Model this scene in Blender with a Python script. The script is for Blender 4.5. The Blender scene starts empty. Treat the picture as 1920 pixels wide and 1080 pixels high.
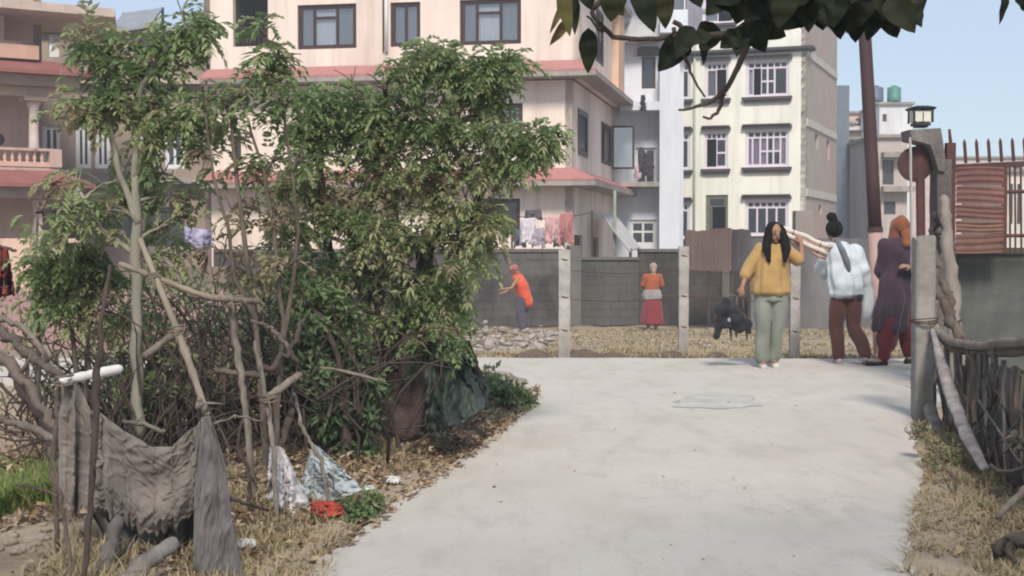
import bpy, math, random
from mathutils import Vector, Matrix, noise
R = math.radians
random.seed(7)
scene = bpy.context.scene
COL = scene.collection

# ---------------------------------------------------------------- camera, light
FPX = 2638.0
PITCH = math.atan(85 / FPX)
CAMZ = 1.4
cam_d = bpy.data.cameras.new('camera')
cam = bpy.data.objects.new('camera', cam_d)
COL.objects.link(cam)
cam.location = (0, 0, CAMZ)
cam.rotation_euler = (math.pi / 2 - PITCH, 0, 0)
cam_d.sensor_width = 36.0
cam_d.lens = 36.0 * FPX / 1920.0
cam_d.clip_end = 2000
cam_d.clip_start = 0.05
scene.camera = cam

SUN_DIR = Vector((0.03, -0.72, 0.70)).normalized()      # towards the sun
SUN_EL = math.asin(SUN_DIR.z)
SUN_ROT = math.atan2(SUN_DIR.x, SUN_DIR.y) % (2 * math.pi)
world = bpy.data.worlds.new('World')
scene.world = world
world.use_nodes = True
wn = world.node_tree
wn.nodes.clear()
w_out = wn.nodes.new('ShaderNodeOutputWorld')
w_bg = wn.nodes.new('ShaderNodeBackground')
w_sky = wn.nodes.new('ShaderNodeTexSky')
w_sky.sky_type = 'NISHITA'
w_sky.sun_disc = False
w_sky.sun_elevation = SUN_EL
w_sky.sun_rotation = SUN_ROT
w_sky.altitude = 1300
w_sky.air_density = 1.0
w_sky.dust_density = 2.5
w_sky.ozone_density = 1.0
w_bg.inputs['Strength'].default_value = 0.06
w_mix = wn.nodes.new('ShaderNodeMix')
w_mix.data_type = 'RGBA'
w_mix.inputs['Factor'].default_value = 0.6          # thin even high cloud: greyer sky
w_mix.inputs[7].default_value = (3.45, 4.05, 4.85, 1)
wn.links.new(w_sky.outputs['Color'], w_mix.inputs[6])
wn.links.new(w_mix.outputs[2], w_bg.inputs['Color'])
wn.links.new(w_bg.outputs['Background'], w_out.inputs['Surface'])

sun_d = bpy.data.lights.new('sun', 'SUN')
sun_d.energy = 1.5
sun_d.angle = R(13)
sun_d.color = (1.0, 0.92, 0.80)
sun = bpy.data.objects.new('sun', sun_d)
COL.objects.link(sun)
sun.rotation_euler = SUN_DIR.to_track_quat('Z', 'Y').to_euler()
sun.location = (0, 0, 30)

vs = scene.view_settings
vs.view_transform = 'Standard'
vs.look = 'None'
vs.exposure = 1.60
vs.gamma = 1
vs.use_curve_mapping = False
scene.cycles.use_denoising = True
scene.cycles.max_bounces = 6
scene.cycles.transparent_max_bounces = 12
scene.cycles.filter_width = 2.0

# ---------------------------------------------------------------- projection helpers
_F = Vector((0, math.cos(PITCH), -math.sin(PITCH)))
_U = Vector((0, math.sin(PITCH), math.cos(PITCH)))
def ray(px, py):
    return _F + Vector((1, 0, 0)) * ((px - 960) / FPX) + _U * ((540 - py) / FPX)
def P(px, py, Y):
    d = ray(px, py)
    return Vector((0, 0, CAMZ)) + d * (Y / d.y)
def G(px, py, z=0.0):
    d = ray(px, py)
    return Vector((0, 0, CAMZ)) + d * ((z - CAMZ) / d.z)

# ---------------------------------------------------------------- object helpers
def tag(o, label=None, cat=None, group=None, kind=None):
    if label: o['label'] = label
    if cat: o['category'] = cat
    if group: o['group'] = group
    if kind: o['kind'] = kind
    return o
def empty(name, loc, label, cat, group=None, rz=0.0):
    o = bpy.data.objects.new(name, None)
    o.empty_display_size = 0.2
    COL.objects.link(o)
    o.location = loc
    o.rotation_euler = (0, 0, rz)
    return tag(o, label, cat, group)
def link(name, me, parent=None, loc=None):
    o = bpy.data.objects.new(name, me)
    COL.objects.link(o)
    if parent: o.parent = parent
    if loc is not None: o.location = loc
    return o

class MB:
    """collects geometry for ONE mesh object"""
    def __init__(s):
        s.v = []; s.f = []; s.mi = []; s.c = None; s.cur = 0; s.cc = (1, 1, 1, 1)
        s.off = Vector((0, 0, 0))
    def colors(s): s.c = []; return s
    def add(s, vs_, fs_):
        n = len(s.v)
        s.v += [tuple(Vector(p) - s.off) for p in vs_]
        s.f += [tuple(i + n for i in f) for f in fs_]
        s.mi += [s.cur] * len(fs_)
        if s.c is not None: s.c += [s.cc] * len(vs_)
        return s
    def box(s, x0, x1, y0, y1, z0, z1, M=None):
        vs_ = [Vector(p) for p in ((x0,y0,z0),(x1,y0,z0),(x1,y1,z0),(x0,y1,z0),(x0,y0,z1),(x1,y0,z1),(x1,y1,z1),(x0,y1,z1))]
        if M is not None: vs_ = [M @ p for p in vs_]
        return s.add(vs_, [(0,3,2,1),(4,5,6,7),(0,1,5,4),(1,2,6,5),(2,3,7,6),(3,0,4,7)])
    def tube(s, pts, rad, seg=8, cap=True, wob=0.0, flat=1.0):
        pts = [Vector(p) for p in pts]
        n = len(pts)
        if not isinstance(rad, (list, tuple)): rad = [rad] * n
        t0 = (pts[1] - pts[0]).normalized()
        ref = Vector((0, 0, 1)) if abs(t0.z) < 0.9 else Vector((1, 0, 0))
        a = t0.cross(ref).normalized()
        vs_ = []; fs_ = []
        for i, p in enumerate(pts):
            if i == 0: t = pts[1] - pts[0]
            elif i == n - 1: t = pts[-1] - pts[-2]
            else: t = pts[i + 1] - pts[i - 1]
            t.normalize()
            a = (a - t * a.dot(t)).normalized()
            b = t.cross(a)
            for k in range(seg):
                th = 2 * math.pi * k / seg
                r = rad[i] * (1 + (random.uniform(-wob, wob) if wob else 0))
                vs_.append(p + a * math.cos(th) * r + b * math.sin(th) * r * flat)
        for i in range(n - 1):
            for k in range(seg):
                k2 = (k + 1) % seg
                fs_.append((i*seg+k, i*seg+k2, (i+1)*seg+k2, (i+1)*seg+k))
        if cap:
            fs_.append(tuple(range(seg))[::-1]); fs_.append(tuple((n-1)*seg + k for k in range(seg)))
        return s.add(vs_, fs_)
    def ball(s, c, rx, ry=None, rz=None, seg=12, rings=8, M=None):
        ry = ry or rx; rz = rz or rx; c = Vector(c)
        vs_ = [c + Vector((0,0,-rz))]; fs_ = []
        if M is not None: vs_ = [c + M @ Vector((0,0,-rz))]
        for i in range(1, rings):
            ph = math.pi * i / rings - math.pi / 2
            for k in range(seg):
                th = 2 * math.pi * k / seg
                q = Vector((rx*math.cos(ph)*math.cos(th), ry*math.cos(ph)*math.sin(th), rz*math.sin(ph)))
                vs_.append(c + (M @ q if M is not None else q))
        q = Vector((0, 0, rz)); vs_.append(c + (M @ q if M is not None else q))
        for k in range(seg):
            fs_.append((0, 1 + (k+1) % seg, 1 + k))
            fs_.append((len(vs_)-1, 1+(rings-2)*seg+k, 1+(rings-2)*seg+(k+1) % seg))
        for i in range(rings - 2):
            for k in range(seg):
                k2 = (k+1) % seg
                fs_.append((1+i*seg+k, 1+i*seg+k2, 1+(i+1)*seg+k2, 1+(i+1)*seg+k))
        return s.add(vs_, fs_)
    def capsule(s, a, b, ra, rb, seg=10, fl=1.0):
        a = Vector(a); b = Vector(b); d = (b - a); L = d.length or 1e-4; t = d / L
        pts = []; rr = []
        for q in (-1, -.8, -.5, 0): pts.append(a + t * ra * q); rr.append(max(ra * math.sqrt(max(0, 1-q*q)), ra*.05))
        for q in (.25, .5, .75): pts.append(a + d * q); rr.append(ra + (rb-ra)*q)
        for q in (0, .5, .8, 1): pts.append(b + t * rb * q); rr.append(max(rb * math.sqrt(max(0, 1-q*q)), rb*.05))
        return s.tube(pts, rr, seg, flat=fl)
    def grid(s, fn, nu, nv, closed_u=False):
        vs_ = []; fs_ = []
        for j in range(nv + 1):
            for i in range(nu + (0 if closed_u else 1)):
                vs_.append(fn(i / nu, j / nv))
        w = nu + (0 if closed_u else 1)
        for j in range(nv):
            for i in range(nu):
                i2 = (i + 1) % w
                fs_.append((j*w+i, j*w+i2, (j+1)*w+i2, (j+1)*w+i))
        return s.add(vs_, fs_)
    def build(s, name, mats, parent=None, smooth=False, loc=None, mods=None):
        me = bpy.data.meshes.new(name)
        me.from_pydata(s.v, [], s.f)
        if not isinstance(mats, (list, tuple)): mats = [mats]
        for m in mats: me.materials.append(m)
        if len(mats) > 1: me.polygons.foreach_set('material_index', s.mi)
        if smooth: me.polygons.foreach_set('use_smooth', [True] * len(s.f))
        if s.c is not None:
            at = me.color_attributes.new('tint', 'FLOAT_COLOR', 'POINT')
            flat = [x for c in s.c for x in c]
            at.data.foreach_set('color', flat)
        me.update()
        return link(name, me, parent, loc)

def evaluated(o):
    dg = bpy.context.evaluated_depsgraph_get()
    me = bpy.data.meshes.new_from_object(o.evaluated_get(dg))
    o.modifiers.clear()
    o.data = me
    return o
def fuse(mb, name, mat, parent, voxel=0.012, it=4, displace=None, solid=None):
    """one continuous smooth skin out of the collected volumes"""
    o = mb.build(name, mat, parent, True)
    m = o.modifiers.new('r', 'REMESH'); m.mode = 'VOXEL'; m.voxel_size = voxel; m.use_smooth_shade = True
    if it:
        m = o.modifiers.new('s', 'SMOOTH'); m.iterations = it; m.factor = 0.5
    bpy.context.view_layer.update()
    evaluated(o)
    if displace:
        me = o.data
        amp, sc = displace
        ns = [v.normal.copy() for v in me.vertices]
        for v, n in zip(me.vertices, ns):
            q = Vector((v.co.x * sc[0], v.co.y * sc[1], v.co.z * sc[2]))
            v.co += n * amp * (.30 + .70 * noise.noise(q))
    o.data.polygons.foreach_set('use_smooth', [True] * len(o.data.polygons))
    return o

# ---------------------------------------------------------------- materials
MATS = {}
def nodes_of(name):
    m = bpy.data.materials.new(name); m.use_nodes = True
    nt = m.node_tree; nt.nodes.clear()
    out = nt.nodes.new('ShaderNodeOutputMaterial'); b = nt.nodes.new('ShaderNodeBsdfPrincipled')
    nt.links.new(b.outputs[0], out.inputs[0])
    return m, nt, b, out
def ramp(nt, src, stops):
    r = nt.nodes.new('ShaderNodeValToRGB')
    els = r.color_ramp.elements
    while len(els) > 1: els.remove(els[-1])
    els[0].position = stops[0][0]; els[0].color = (*stops[0][1], 1)
    for p, c in stops[1:]:
        e = els.new(p); e.color = (*c, 1)
    nt.links.new(src, r.inputs[0])
    return r.outputs[0]
def noise_node(nt, scale, detail=6, rough=0.6, stretch=(1, 1, 1), coord='Object'):
    tc = nt.nodes.new('ShaderNodeTexCoord'); mp = nt.nodes.new('ShaderNodeMapping')
    mp.inputs['Scale'].default_value = stretch
    nt.links.new(tc.outputs[coord], mp.inputs[0])
    n = nt.nodes.new('ShaderNodeTexNoise')
    n.inputs['Scale'].default_value = scale; n.inputs['Detail'].default_value = detail; n.inputs['Roughness'].default_value = rough
    nt.links.new(mp.outputs[0], n.inputs[0])
    return n.outputs[0]
def mixc(nt, fac, a, b, mode='MIX'):
    m = nt.nodes.new('ShaderNodeMix'); m.data_type = 'RGBA'; m.blend_type = mode
    for sock, v in ((m.inputs[0], fac), (m.inputs[6], a), (m.inputs[7], b)):
        if hasattr(v, 'links') or isinstance(v, bpy.types.NodeSocket): nt.links.new(v, sock)
        elif isinstance(v, (tuple, list)): sock.default_value = (*v, 1) if len(v) == 3 else v
        else: sock.default_value = v
    return m.outputs[2]
def bumpn(nt, b, src, strength, dist=0.02):
    bp = nt.nodes.new('ShaderNodeBump'); bp.inputs['Strength'].default_value = strength; bp.inputs['Distance'].default_value = dist
    nt.links.new(src, bp.inputs['Height']); nt.links.new(bp.outputs[0], b.inputs['Normal'])
def mat(name, c1, c2=None, scale=4.0, rough=0.85, bump=0.3, dist=0.01, stretch=(1,1,1), stain=None, stain_scale=0.6, stain_stretch=(1,1,.25), metallic=0, stops=None, spec=0.3):
    if name in MATS: return MATS[name]
    m, nt, b, out = nodes_of(name)
    b.inputs['Roughness'].default_value = rough; b.inputs['Metallic'].default_value = metallic
    b.inputs['Specular IOR Level'].default_value = spec
    c2 = c2 or tuple(x * 0.75 for x in c1)
    n = noise_node(nt, scale, stretch=stretch)
    col = ramp(nt, n, stops or [(0.3, c2), (0.7, c1)])
    if stain:
        n2 = noise_node(nt, stain_scale, 8, 0.65, stain_stretch)
        r = ramp(nt, n2, [(0.42, (0,0,0)), (0.68, (1,1,1))])
        col = mixc(nt, r, col, stain)
        if stain_stretch == (1,1,.25):
            n3 = noise_node(nt, 2.6, 6, .7, (1,1,.06)); r3 = ramp(nt, n3, [(.50,(0,0,0)),(.74,(.55,.55,.55))])
            col = mixc(nt, r3, col, tuple(x*.72 for x in stain))
    nt.links.new(col, b.inputs['Base Color'])
    if bump:
        nb = noise_node(nt, scale * 5, 5, 0.6, stretch)
        bumpn(nt, b, nb, bump, dist)
    MATS[name] = m
    return m
def leafmat(name, colors, rough=0.55, trans=0.35):
    """per-leaf tint attribute picks along the ramp"""
    m, nt, b, out = nodes_of(name)
    at = nt.nodes.new('ShaderNodeAttribute'); at.attribute_name = 'tint'
    sep = nt.nodes.new('ShaderNodeSeparateColor'); nt.links.new(at.outputs['Color'], sep.inputs[0])
    n = len(colors)
    col = ramp(nt, sep.outputs[0], [(i / (n-1) if n > 1 else 0, c) for i, c in enumerate(colors)])
    nt.links.new(col, b.inputs['Base Color'])
    b.inputs['Roughness'].default_value = rough
    b.inputs['Specular IOR Level'].default_value = 0.35
    tr = nt.nodes.new('ShaderNodeBsdfTranslucent'); nt.links.new(col, tr.inputs[0])
    mx = nt.nodes.new('ShaderNodeMixShader'); mx.inputs[0].default_value = trans
    nt.links.new(b.outputs[0], mx.inputs[1]); nt.links.new(tr.outputs[0], mx.inputs[2])
    nt.links.new(mx.outputs[0], out.inputs[0])
    return m
def clothmat(name, c1, c2=None, scale=30, rough=0.9, trans=0.0, stretch=(1,1,1), bump=0.25):
    if name in MATS: return MATS[name]
    m, nt, b, out = nodes_of(name)
    c2 = c2 or tuple(x * .7 for x in c1)
    col = ramp(nt, noise_node(nt, scale * .15, 6, .6, stretch), [(.3, c2), (.7, c1)])
    nt.links.new(col, b.inputs['Base Color'])
    b.inputs['Roughness'].default_value = rough; b.inputs['Specular IOR Level'].default_value = .15
    b.inputs['Sheen Weight'].default_value = 0.15
    bumpn(nt, b, noise_node(nt, scale, 4), bump, .006)
    if trans:
        tr = nt.nodes.new('ShaderNodeBsdfTranslucent'); nt.links.new(col, tr.inputs[0])
        mx = nt.nodes.new('ShaderNodeMixShader'); mx.inputs[0].default_value = trans
        nt.links.new(b.outputs[0], mx.inputs[1]); nt.links.new(tr.outputs[0], mx.inputs[2])
        nt.links.new(mx.outputs[0], out.inputs[0])
    MATS[name] = m
    return m
def glassmat(name, col=(0.03, 0.035, 0.045), rough=0.12):
    m, nt, b, out = nodes_of(name)
    b.inputs['Base Color'].default_value = (*col, 1); b.inputs['Roughness'].default_value = rough
    b.inputs['Specular IOR Level'].default_value = 0.6
    MATS[name] = m
    return m

m_pink = mat('pink_plaster', (.78,.67,.60), (.73,.625,.56), 1.5, bump=.15, stain=(.58,.47,.41), stain_scale=.45)
m_pinkside = mat('pale_pink_plaster', (.78,.67,.60), (.73,.62,.55), 1.5, bump=.15, stain=(.5,.42,.37), stain_scale=.5)
m_redledge = mat('red_painted_ledge', (.42,.19,.18), (.36,.16,.15), 3, bump=.2, stain=(.35,.16,.14))
m_fascia = mat('grey_concrete_fascia', (.36,.32,.29), (.28,.25,.23), 3, bump=.3, stain=(.2,.18,.17))
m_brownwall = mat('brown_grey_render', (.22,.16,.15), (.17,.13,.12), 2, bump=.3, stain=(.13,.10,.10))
m_yellow = mat('pale_yellow_paint', (.80,.785,.71), (.75,.735,.665), 1.2, bump=.12, stain=(.60,.59,.52), stain_scale=.45)
m_yellowside = mat('bare_grey_pink_render', (.40,.36,.30), (.33,.28,.25), 1.0, bump=.3, stain=(.42,.30,.27), stain_scale=.35, stain_stretch=(1,1,.8))
m_darktrim = mat('dark_grey_trim', (.075,.065,.065), (.05,.045,.045), 5, bump=.2)
m_white = mat('white_paint', (.72,.72,.74), (.62,.62,.65), 3, bump=.1, stain=(.5,.5,.5))
m_whiteblue = mat('bluish_white_paint', (.64,.67,.73), (.58,.61,.67), 1.5, bump=.15, stain=(.50,.52,.57))
m_lilac = mat('lilac_white_frame', (.66,.60,.68), (.58,.52,.6), 4, bump=.1)
m_brownframe = mat('dark_brown_wood', (.055,.022,.02), (.035,.015,.014), 8, rough=.5, bump=.2)
m_curtain = mat('white_curtain', (.62,.60,.62), (.52,.50,.53), 3, stretch=(12,1,.3), bump=.5, dist=.03)
m_curtaingrey = mat('grey_curtain', (.22,.19,.20), (.15,.13,.14), 3, stretch=(12,1,.3), bump=.5, dist=.03)
m_curtainpink = mat('pink_curtain', (.50,.32,.44), (.38,.24,.34), 3, stretch=(12,1,.3), bump=.5, dist=.03)
m_glass = glassmat('window_glass')
m_room = mat('dim_room_plaster', (.10,.09,.08), (.07,.06,.06), 2, bump=0)
m_left = mat('old_rose_plaster', (.52,.37,.32), (.45,.31,.27), 1.2, bump=.2, stain=(.36,.25,.21), stain_scale=.5)
m_leftledge = mat('rose_red_ledge', (.28,.105,.10), (.21,.08,.075), 3, bump=.2, stain=(.22,.09,.08))
m_roofgrey = mat('grey_roof_sheet', (.26,.28,.31), (.20,.21,.24), 3, rough=.6, bump=.2)
m_block = mat('grey_block_wall', (.060,.053,.049), (.038,.034,.032), 2.2, bump=.6, dist=.03, stain=(.115,.10,.09), stain_scale=.5, stain_stretch=(1,1,1))
m_coping = mat('wall_coping', (.14,.125,.115), (.09,.082,.076), 4, bump=.4)
m_rustsheet = mat('rusted_red_sheet', (.135,.088,.078), (.095,.062,.056), 2.0, bump=.3, stain=(.17,.12,.105), stain_scale=1.0)
m_rust = mat('rusty_iron', (.12,.045,.035), (.07,.028,.025), 9, rough=.8, bump=.5, dist=.006, stain=(.045,.03,.03), stain_scale=3, stain_stretch=(1,1,1))
m_pole = mat('oxide_red_pole', (.065,.032,.032), (.045,.024,.025), 3, rough=.6, bump=.2, stretch=(1,1,.3))
m_polepink = mat('faded_pink_pole', (.42,.28,.25), (.32,.2,.18), 3, rough=.7, bump=.2)
m_concpost = mat('pale_concrete_post', (.46,.44,.41), (.27,.25,.23), 5, bump=.5, dist=.012, stain=(.15,.13,.12), stain_scale=2.2, stain_stretch=(1,1,.5))
m_pillar = mat('weathered_dark_concrete', (.115,.10,.095), (.07,.062,.06), 5, bump=.7, dist=.03, stain=(.2,.18,.17), stain_scale=3)
m_lampblack = mat('black_lamp_metal', (.025,.027,.03), None, 5, rough=.5, bump=.1)
m_lampglass = mat('frosted_lamp_glass', (.62,.60,.52), (.5,.5,.45), 6, rough=.3, bump=.05)
m_tankblue = mat('blue_grey_tank', (.09,.11,.17), None, 3, rough=.5, bump=.1)
m_tankgreen = mat('green_tank', (.06,.22,.17), None, 3, rough=.5, bump=.1)
m_wood = mat('weathered_wood', (.20,.16,.13), (.10,.078,.062), 14, bump=.9, dist=.012, stretch=(3,3,.6), stain=(.06,.045,.038), stain_scale=7)
m_woodpale = mat('pale_bleached_wood', (.30,.26,.215), (.16,.135,.11), 14, bump=.9, dist=.010, stretch=(3,3,.6), stain=(.13,.105,.085), stain_scale=7)
m_wooddark = mat('dark_bark', (.085,.06,.05), (.045,.034,.03), 7, bump=.8, dist=.015, stretch=(2,2,.7))
m_bamboo = mat('dry_bamboo', (.31,.26,.20), (.18,.15,.11), 12, rough=.6, bump=.5, stretch=(2,2,.5), stain=(.15,.12,.09), stain_scale=6)
m_whitepipe = mat('white_pole_wood', (.66,.63,.60), (.55,.52,.5), 9, bump=.4, dist=.006)
m_purpletrunk = mat('purple_brown_bark', (.105,.075,.068), (.055,.040,.038), 5, bump=.9, dist=.03, stretch=(2,2,.5))
m_slat = mat('dark_weathered_slat', (.11,.098,.09), (.065,.058,.053), 6, bump=.6, dist=.01, stretch=(3,3,.5))
# ================================================================ THE SETTING
def sstep(a, b, x):
    t = min(1, max(0, (x - a) / (b - a))); return t * t * (3 - 2 * t)
left_px = [(545,1120),(600,1062),(670,1010),(735,960),(800,915),(865,868),(930,818),(975,783),(1003,752),(992,722),(955,703),(905,692)]
LE = [G(*p) for p in left_px]
def lerp_x(pts, y):
    pts = sorted(pts, key=lambda p: p[1])
    if y <= pts[0][1]: return pts[0][0]
    for a, b in zip(pts, pts[1:]):
        if a[1] <= y <= b[1]: return a[0] + (b[0]-a[0]) * (y-a[1]) / max(1e-6, b[1]-a[1])
    return pts[-1][0]
def ter(x, y):
    h = -0.62 * sstep(17.0, 26.0, y)
    if y < 17.0:
        lx = lerp_x([(p.x, p.y) for p in LE[:9]], y)
        d = lx - x
        if d > 0.1 and y < 14.5: h += 0.07 * sstep(.1, .7, d) * (1-sstep(12.2,13.6,y)) - .22 * sstep(1.2, 3.0, d) * (1-sstep(11.8,13.4,y))
    edge = 0.02 + .05 * sstep(17.2, 19, y)
    h += edge * noise.noise(Vector((x*.9, y*.9, 0))) + .4 * edge * noise.noise(Vector((x*3.3, y*3.3, 3))) - .012
    return h
def axis(pieces):
    out = []
    for a, b, st in pieces:
        n = max(1, round((b-a)/st))
        out += [a + (b-a)*i/n for i in range(n)]
    out.append(pieces[-1][1]); return out
xs = axis([(-300,-40,20),(-40,-8,1.2),(-8,8,.16),(8,40,1.2),(40,300,20)])
ys = axis([(-12,4,1.0),(4,20,.16),(20,36,.4),(36,80,4),(80,500,30)])
g = MB()
W = len(xs)
g.add([(x, y, ter(x, y)) for y in ys for x in xs], [(j*W+i, j*W+i+1, (j+1)*W+i+1, (j+1)*W+i) for j in range(len(ys)-1) for i in range(W-1)])
m_earth = mat('dry_earth', (.30,.23,.165), (.17,.125,.09), 1.6, bump=.9, dist=.03, stain=(.36,.29,.21), stain_scale=.9, stain_stretch=(1,1,1))
tag(g.build('ground', m_earth, smooth=True), kind='structure')

# road ------------------------------------------------------------
def wob_line(pts, amp, step=.12, sc=1.8, seed=0):
    out = []
    for a, b in zip(pts, pts[1:]):
        a = Vector(a); b = Vector(b); n = max(1, int((b-a).length/step))
        nrm = Vector((-(b-a).y, (b-a).x, 0)).normalized()
        for i in range(n):
            p = a.lerp(b, i/n)
            out.append(p + nrm * amp * (noise.noise(Vector((p.x*sc+seed, p.y*sc, seed))) + .5*noise.noise(Vector((p.x*sc*4, p.y*sc*4, seed)))))
    out.append(Vector(pts[-1])); return out
far_y = 16.72
out_l = [Vector((-1.9,-4,0)), Vector((-1.25,3.2,0))] + [Vector((p.x,p.y,0)) for p in LE] + [Vector((-3,13.9,0)), Vector((-16,13.6,0))]
out_far = [Vector((-16,far_y-.1,0)), Vector((-4,far_y,0)), Vector((1,far_y+.02,0)), Vector((5,far_y-.15,0)), Vector((18,far_y-.4,0))]
out_r = [Vector((18,13.2,0)), Vector((4.6,12.6,0)), Vector((3.45,11.9,0)), Vector((3.02,10.6,0)), Vector((2.45,8.4,0)), Vector((1.92,6.6,0)), Vector((1.45,5.2,0)), Vector((1.25,3,0)), Vector((1.2,-4,0))]
outline = wob_line(out_l, .07, seed=1) + wob_line(out_far, .10, seed=5) + wob_line(out_r, .07, seed=9)
rb = MB(); n = len(outline)
ztop = 0.028
rb.add([(p.x,p.y,ztop) for p in outline] + [(p.x,p.y,-.1) for p in outline], [tuple(range(n))[::-1]] + [(i,(i+1)%n,n+(i+1)%n,n+i) for i in range(n)])
def roadmat():
    m, nt, b, out = nodes_of('worn_concrete_road')
    b.inputs['Roughness'].default_value = .9; b.inputs['Specular IOR Level'].default_value = .2
    c = ramp(nt, noise_node(nt, .7, 8, .6), [(.3,(.46,.42,.375)),(.7,(.53,.488,.44))])
    c = mixc(nt, ramp(nt, noise_node(nt, 1.6, 6, .6, (1,.5,1)), [(.5,(0,0,0)),(.75,(.6,.6,.6))]), c, (.40,.345,.28))
    c = mixc(nt, ramp(nt, noise_node(nt, 3.0, 8, .75, (1.4,.45,1)), [(.50,(0,0,0)),(.70,(.65,.65,.65))]), c, (.34,.305,.265))
    c = mixc(nt, ramp(nt, noise_node(nt, 14, 4, .6), [(.64,(0,0,0)),(.74,(.6,.6,.6))]), c, (.30,.28,.26))
    c = mixc(nt, ramp(nt, noise_node(nt, 60, 3, .6), [(.3,(0,0,0)),(.7,(.35,.35,.35))]), c, (.34,.32,.30))
    tc = nt.nodes.new('ShaderNodeTexCoord')
    vo = nt.nodes.new('ShaderNodeTexVoronoi'); vo.feature = 'DISTANCE_TO_EDGE'; vo.inputs['Scale'].default_value = .55
    mx = nt.nodes.new('ShaderNodeVectorMath'); mx.operation = 'ADD'
    nz = nt.nodes.new('ShaderNodeTexNoise'); nz.inputs['Scale'].default_value = 2.5; nz.inputs['Detail'].default_value = 6
    sc = nt.nodes.new('ShaderNodeVectorMath'); sc.operation = 'SCALE'; sc.inputs['Scale'].default_value = .6
    nt.links.new(tc.outputs['Object'], nz.inputs[0]); nt.links.new(nz.outputs['Color'], sc.inputs[0])
    nt.links.new(tc.outputs['Object'], mx.inputs[0]); nt.links.new(sc.outputs[0], mx.inputs[1]); nt.links.new(mx.outputs[0], vo.inputs[0])
    cr = ramp(nt, vo.outputs['Distance'], [(0,(.4,.4,.4)),(.005,(0,0,0))])
    msk = ramp(nt, noise_node(nt, .6, 2), [(.44,(0,0,0)),(.56,(1,1,1))])
    mm = mixc(nt, 1.0, cr, msk, 'MULTIPLY')
    c = mixc(nt, mm, c, (.2,.18,.165))
    nt.links.new(c, b.inputs['Base Color'])
    bumpn(nt, b, noise_node(nt, 25, 8, .7), .35, .01)
    return m
m_road = roadmat()
road = tag(rb.build('road', m_road), kind='structure')
# repair patch and manhole-like slab
pt = MB()
c = [G(1262,764,ztop), G(1340,768,ztop), G(1420,761,ztop), G(1408,742,ztop), G(1335,736,ztop), G(1276,743,ztop)]
c = wob_line(c + [c[0]], .09, .05, 3.5)[:-1]
pt.add([(p.x,p.y,ztop+.004) for p in c], [tuple(range(len(c)))])
m_patch = mat('road_repair_patch', (.47,.445,.415), (.41,.385,.36), 6, bump=.4, stain=(.36,.33,.30), stain_scale=4, stain_stretch=(1,1,1))
tag(pt.build('road_patch', m_patch), kind='structure')
# sandy drift along both verges
def strip(name, line, w, m, zz=.035, seed=2):
    s = MB(); L = wob_line(line, .05, .15, 2, seed)
    vs_ = []; K = 5
    for i, p in enumerate(L):
        t = (L[min(i+1,len(L)-1)] - L[max(i-1,0)]).normalized(); nn = Vector((-t.y,t.x,0))
        for k in range(K):
            u = k/(K-1)*2-1
            ww = w * (1 + .5*noise.noise(Vector((p.x*2+seed,p.y*2,u))))
            q = p + nn*u*ww
            vs_.append((q.x,q.y, zz - .03*abs(u)**2 + .012*noise.noise(Vector((q.x*8,q.y*8,0)))))
    s.add(vs_, [(i*K+k,i*K+k+1,(i+1)*K+k+1,(i+1)*K+k) for i in range(len(L)-1) for k in range(K-1)])
    return tag(s.build(name, m, smooth=True), kind='structure')
m_sand = mat('sandy_verge', (.42,.335,.25), (.30,.235,.17), 3, bump=.8, dist=.02, stain=(.22,.17,.13), stain_scale=3, stain_stretch=(1,1,1))
strip('sandy_verge', [Vector((-1.45,3.6,0))] + [Vector((p.x-.16,p.y,0)) for p in LE[:6]], .15, m_sand)
strip('sandy_verge', [Vector((1.55,4.2,0)), Vector((1.8,6,0)), Vector((2.2,7.2,0)), Vector((2.7,8.6,0)), Vector((3.15,10.4,0))], .20, m_sand, seed=8)

# ================================================================ BUILDINGS
m_clear = None
def clearglass():
    m = bpy.data.materials.new('clear_glass'); m.use_nodes = True; nt = m.node_tree; nt.nodes.clear()
    out = nt.nodes.new('ShaderNodeOutputMaterial'); t = nt.nodes.new('ShaderNodeBsdfTransparent'); gl = nt.nodes.new('ShaderNodeBsdfGlossy')
    gl.inputs['Roughness'].default_value = .05; t.inputs[0].default_value = (.85,.88,.9,1)
    mx = nt.nodes.new('ShaderNodeMixShader'); mx.inputs[0].default_value = .14
    nt.links.new(t.outputs[0], mx.inputs[1]); nt.links.new(gl.outputs[0], mx.inputs[2]); nt.links.new(mx.outputs[0], out.inputs[0])
    return m
m_clear = clearglass()
class Bld:
    def __init__(s, name, px, D, zb, yaw, label, cat='building', group=None):
        p = P(px, 455, D); s.O = Vector((p.x, p.y, zb)); s.a = R(yaw)
        s.e = empty(name, s.O, label, cat, group, s.a)
        s.Mi = (Matrix.Translation(s.O) @ Matrix.Rotation(s.a, 4, 'Z')).inverted()
    def hit(s, px, py, p0=(0,0,0), nrm=(0,1,0)):
        o = s.Mi @ Vector((0,0,CAMZ)); d = (s.Mi.to_3x3() @ ray(px,py)); nrm = Vector(nrm); p0 = Vector(p0)
        return o + d * ((p0-o).dot(nrm) / d.dot(nrm))
def frameM(P0, u, w):     # (u, inward w, z) -> building-local
    u = Vector(u).normalized(); w = Vector(w).normalized(); P0 = Vector(P0)
    return Matrix(((u.x,w.x,0,P0.x),(u.y,w.y,0,P0.y),(0,0,1,P0.z),(0,0,0,1)))
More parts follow.
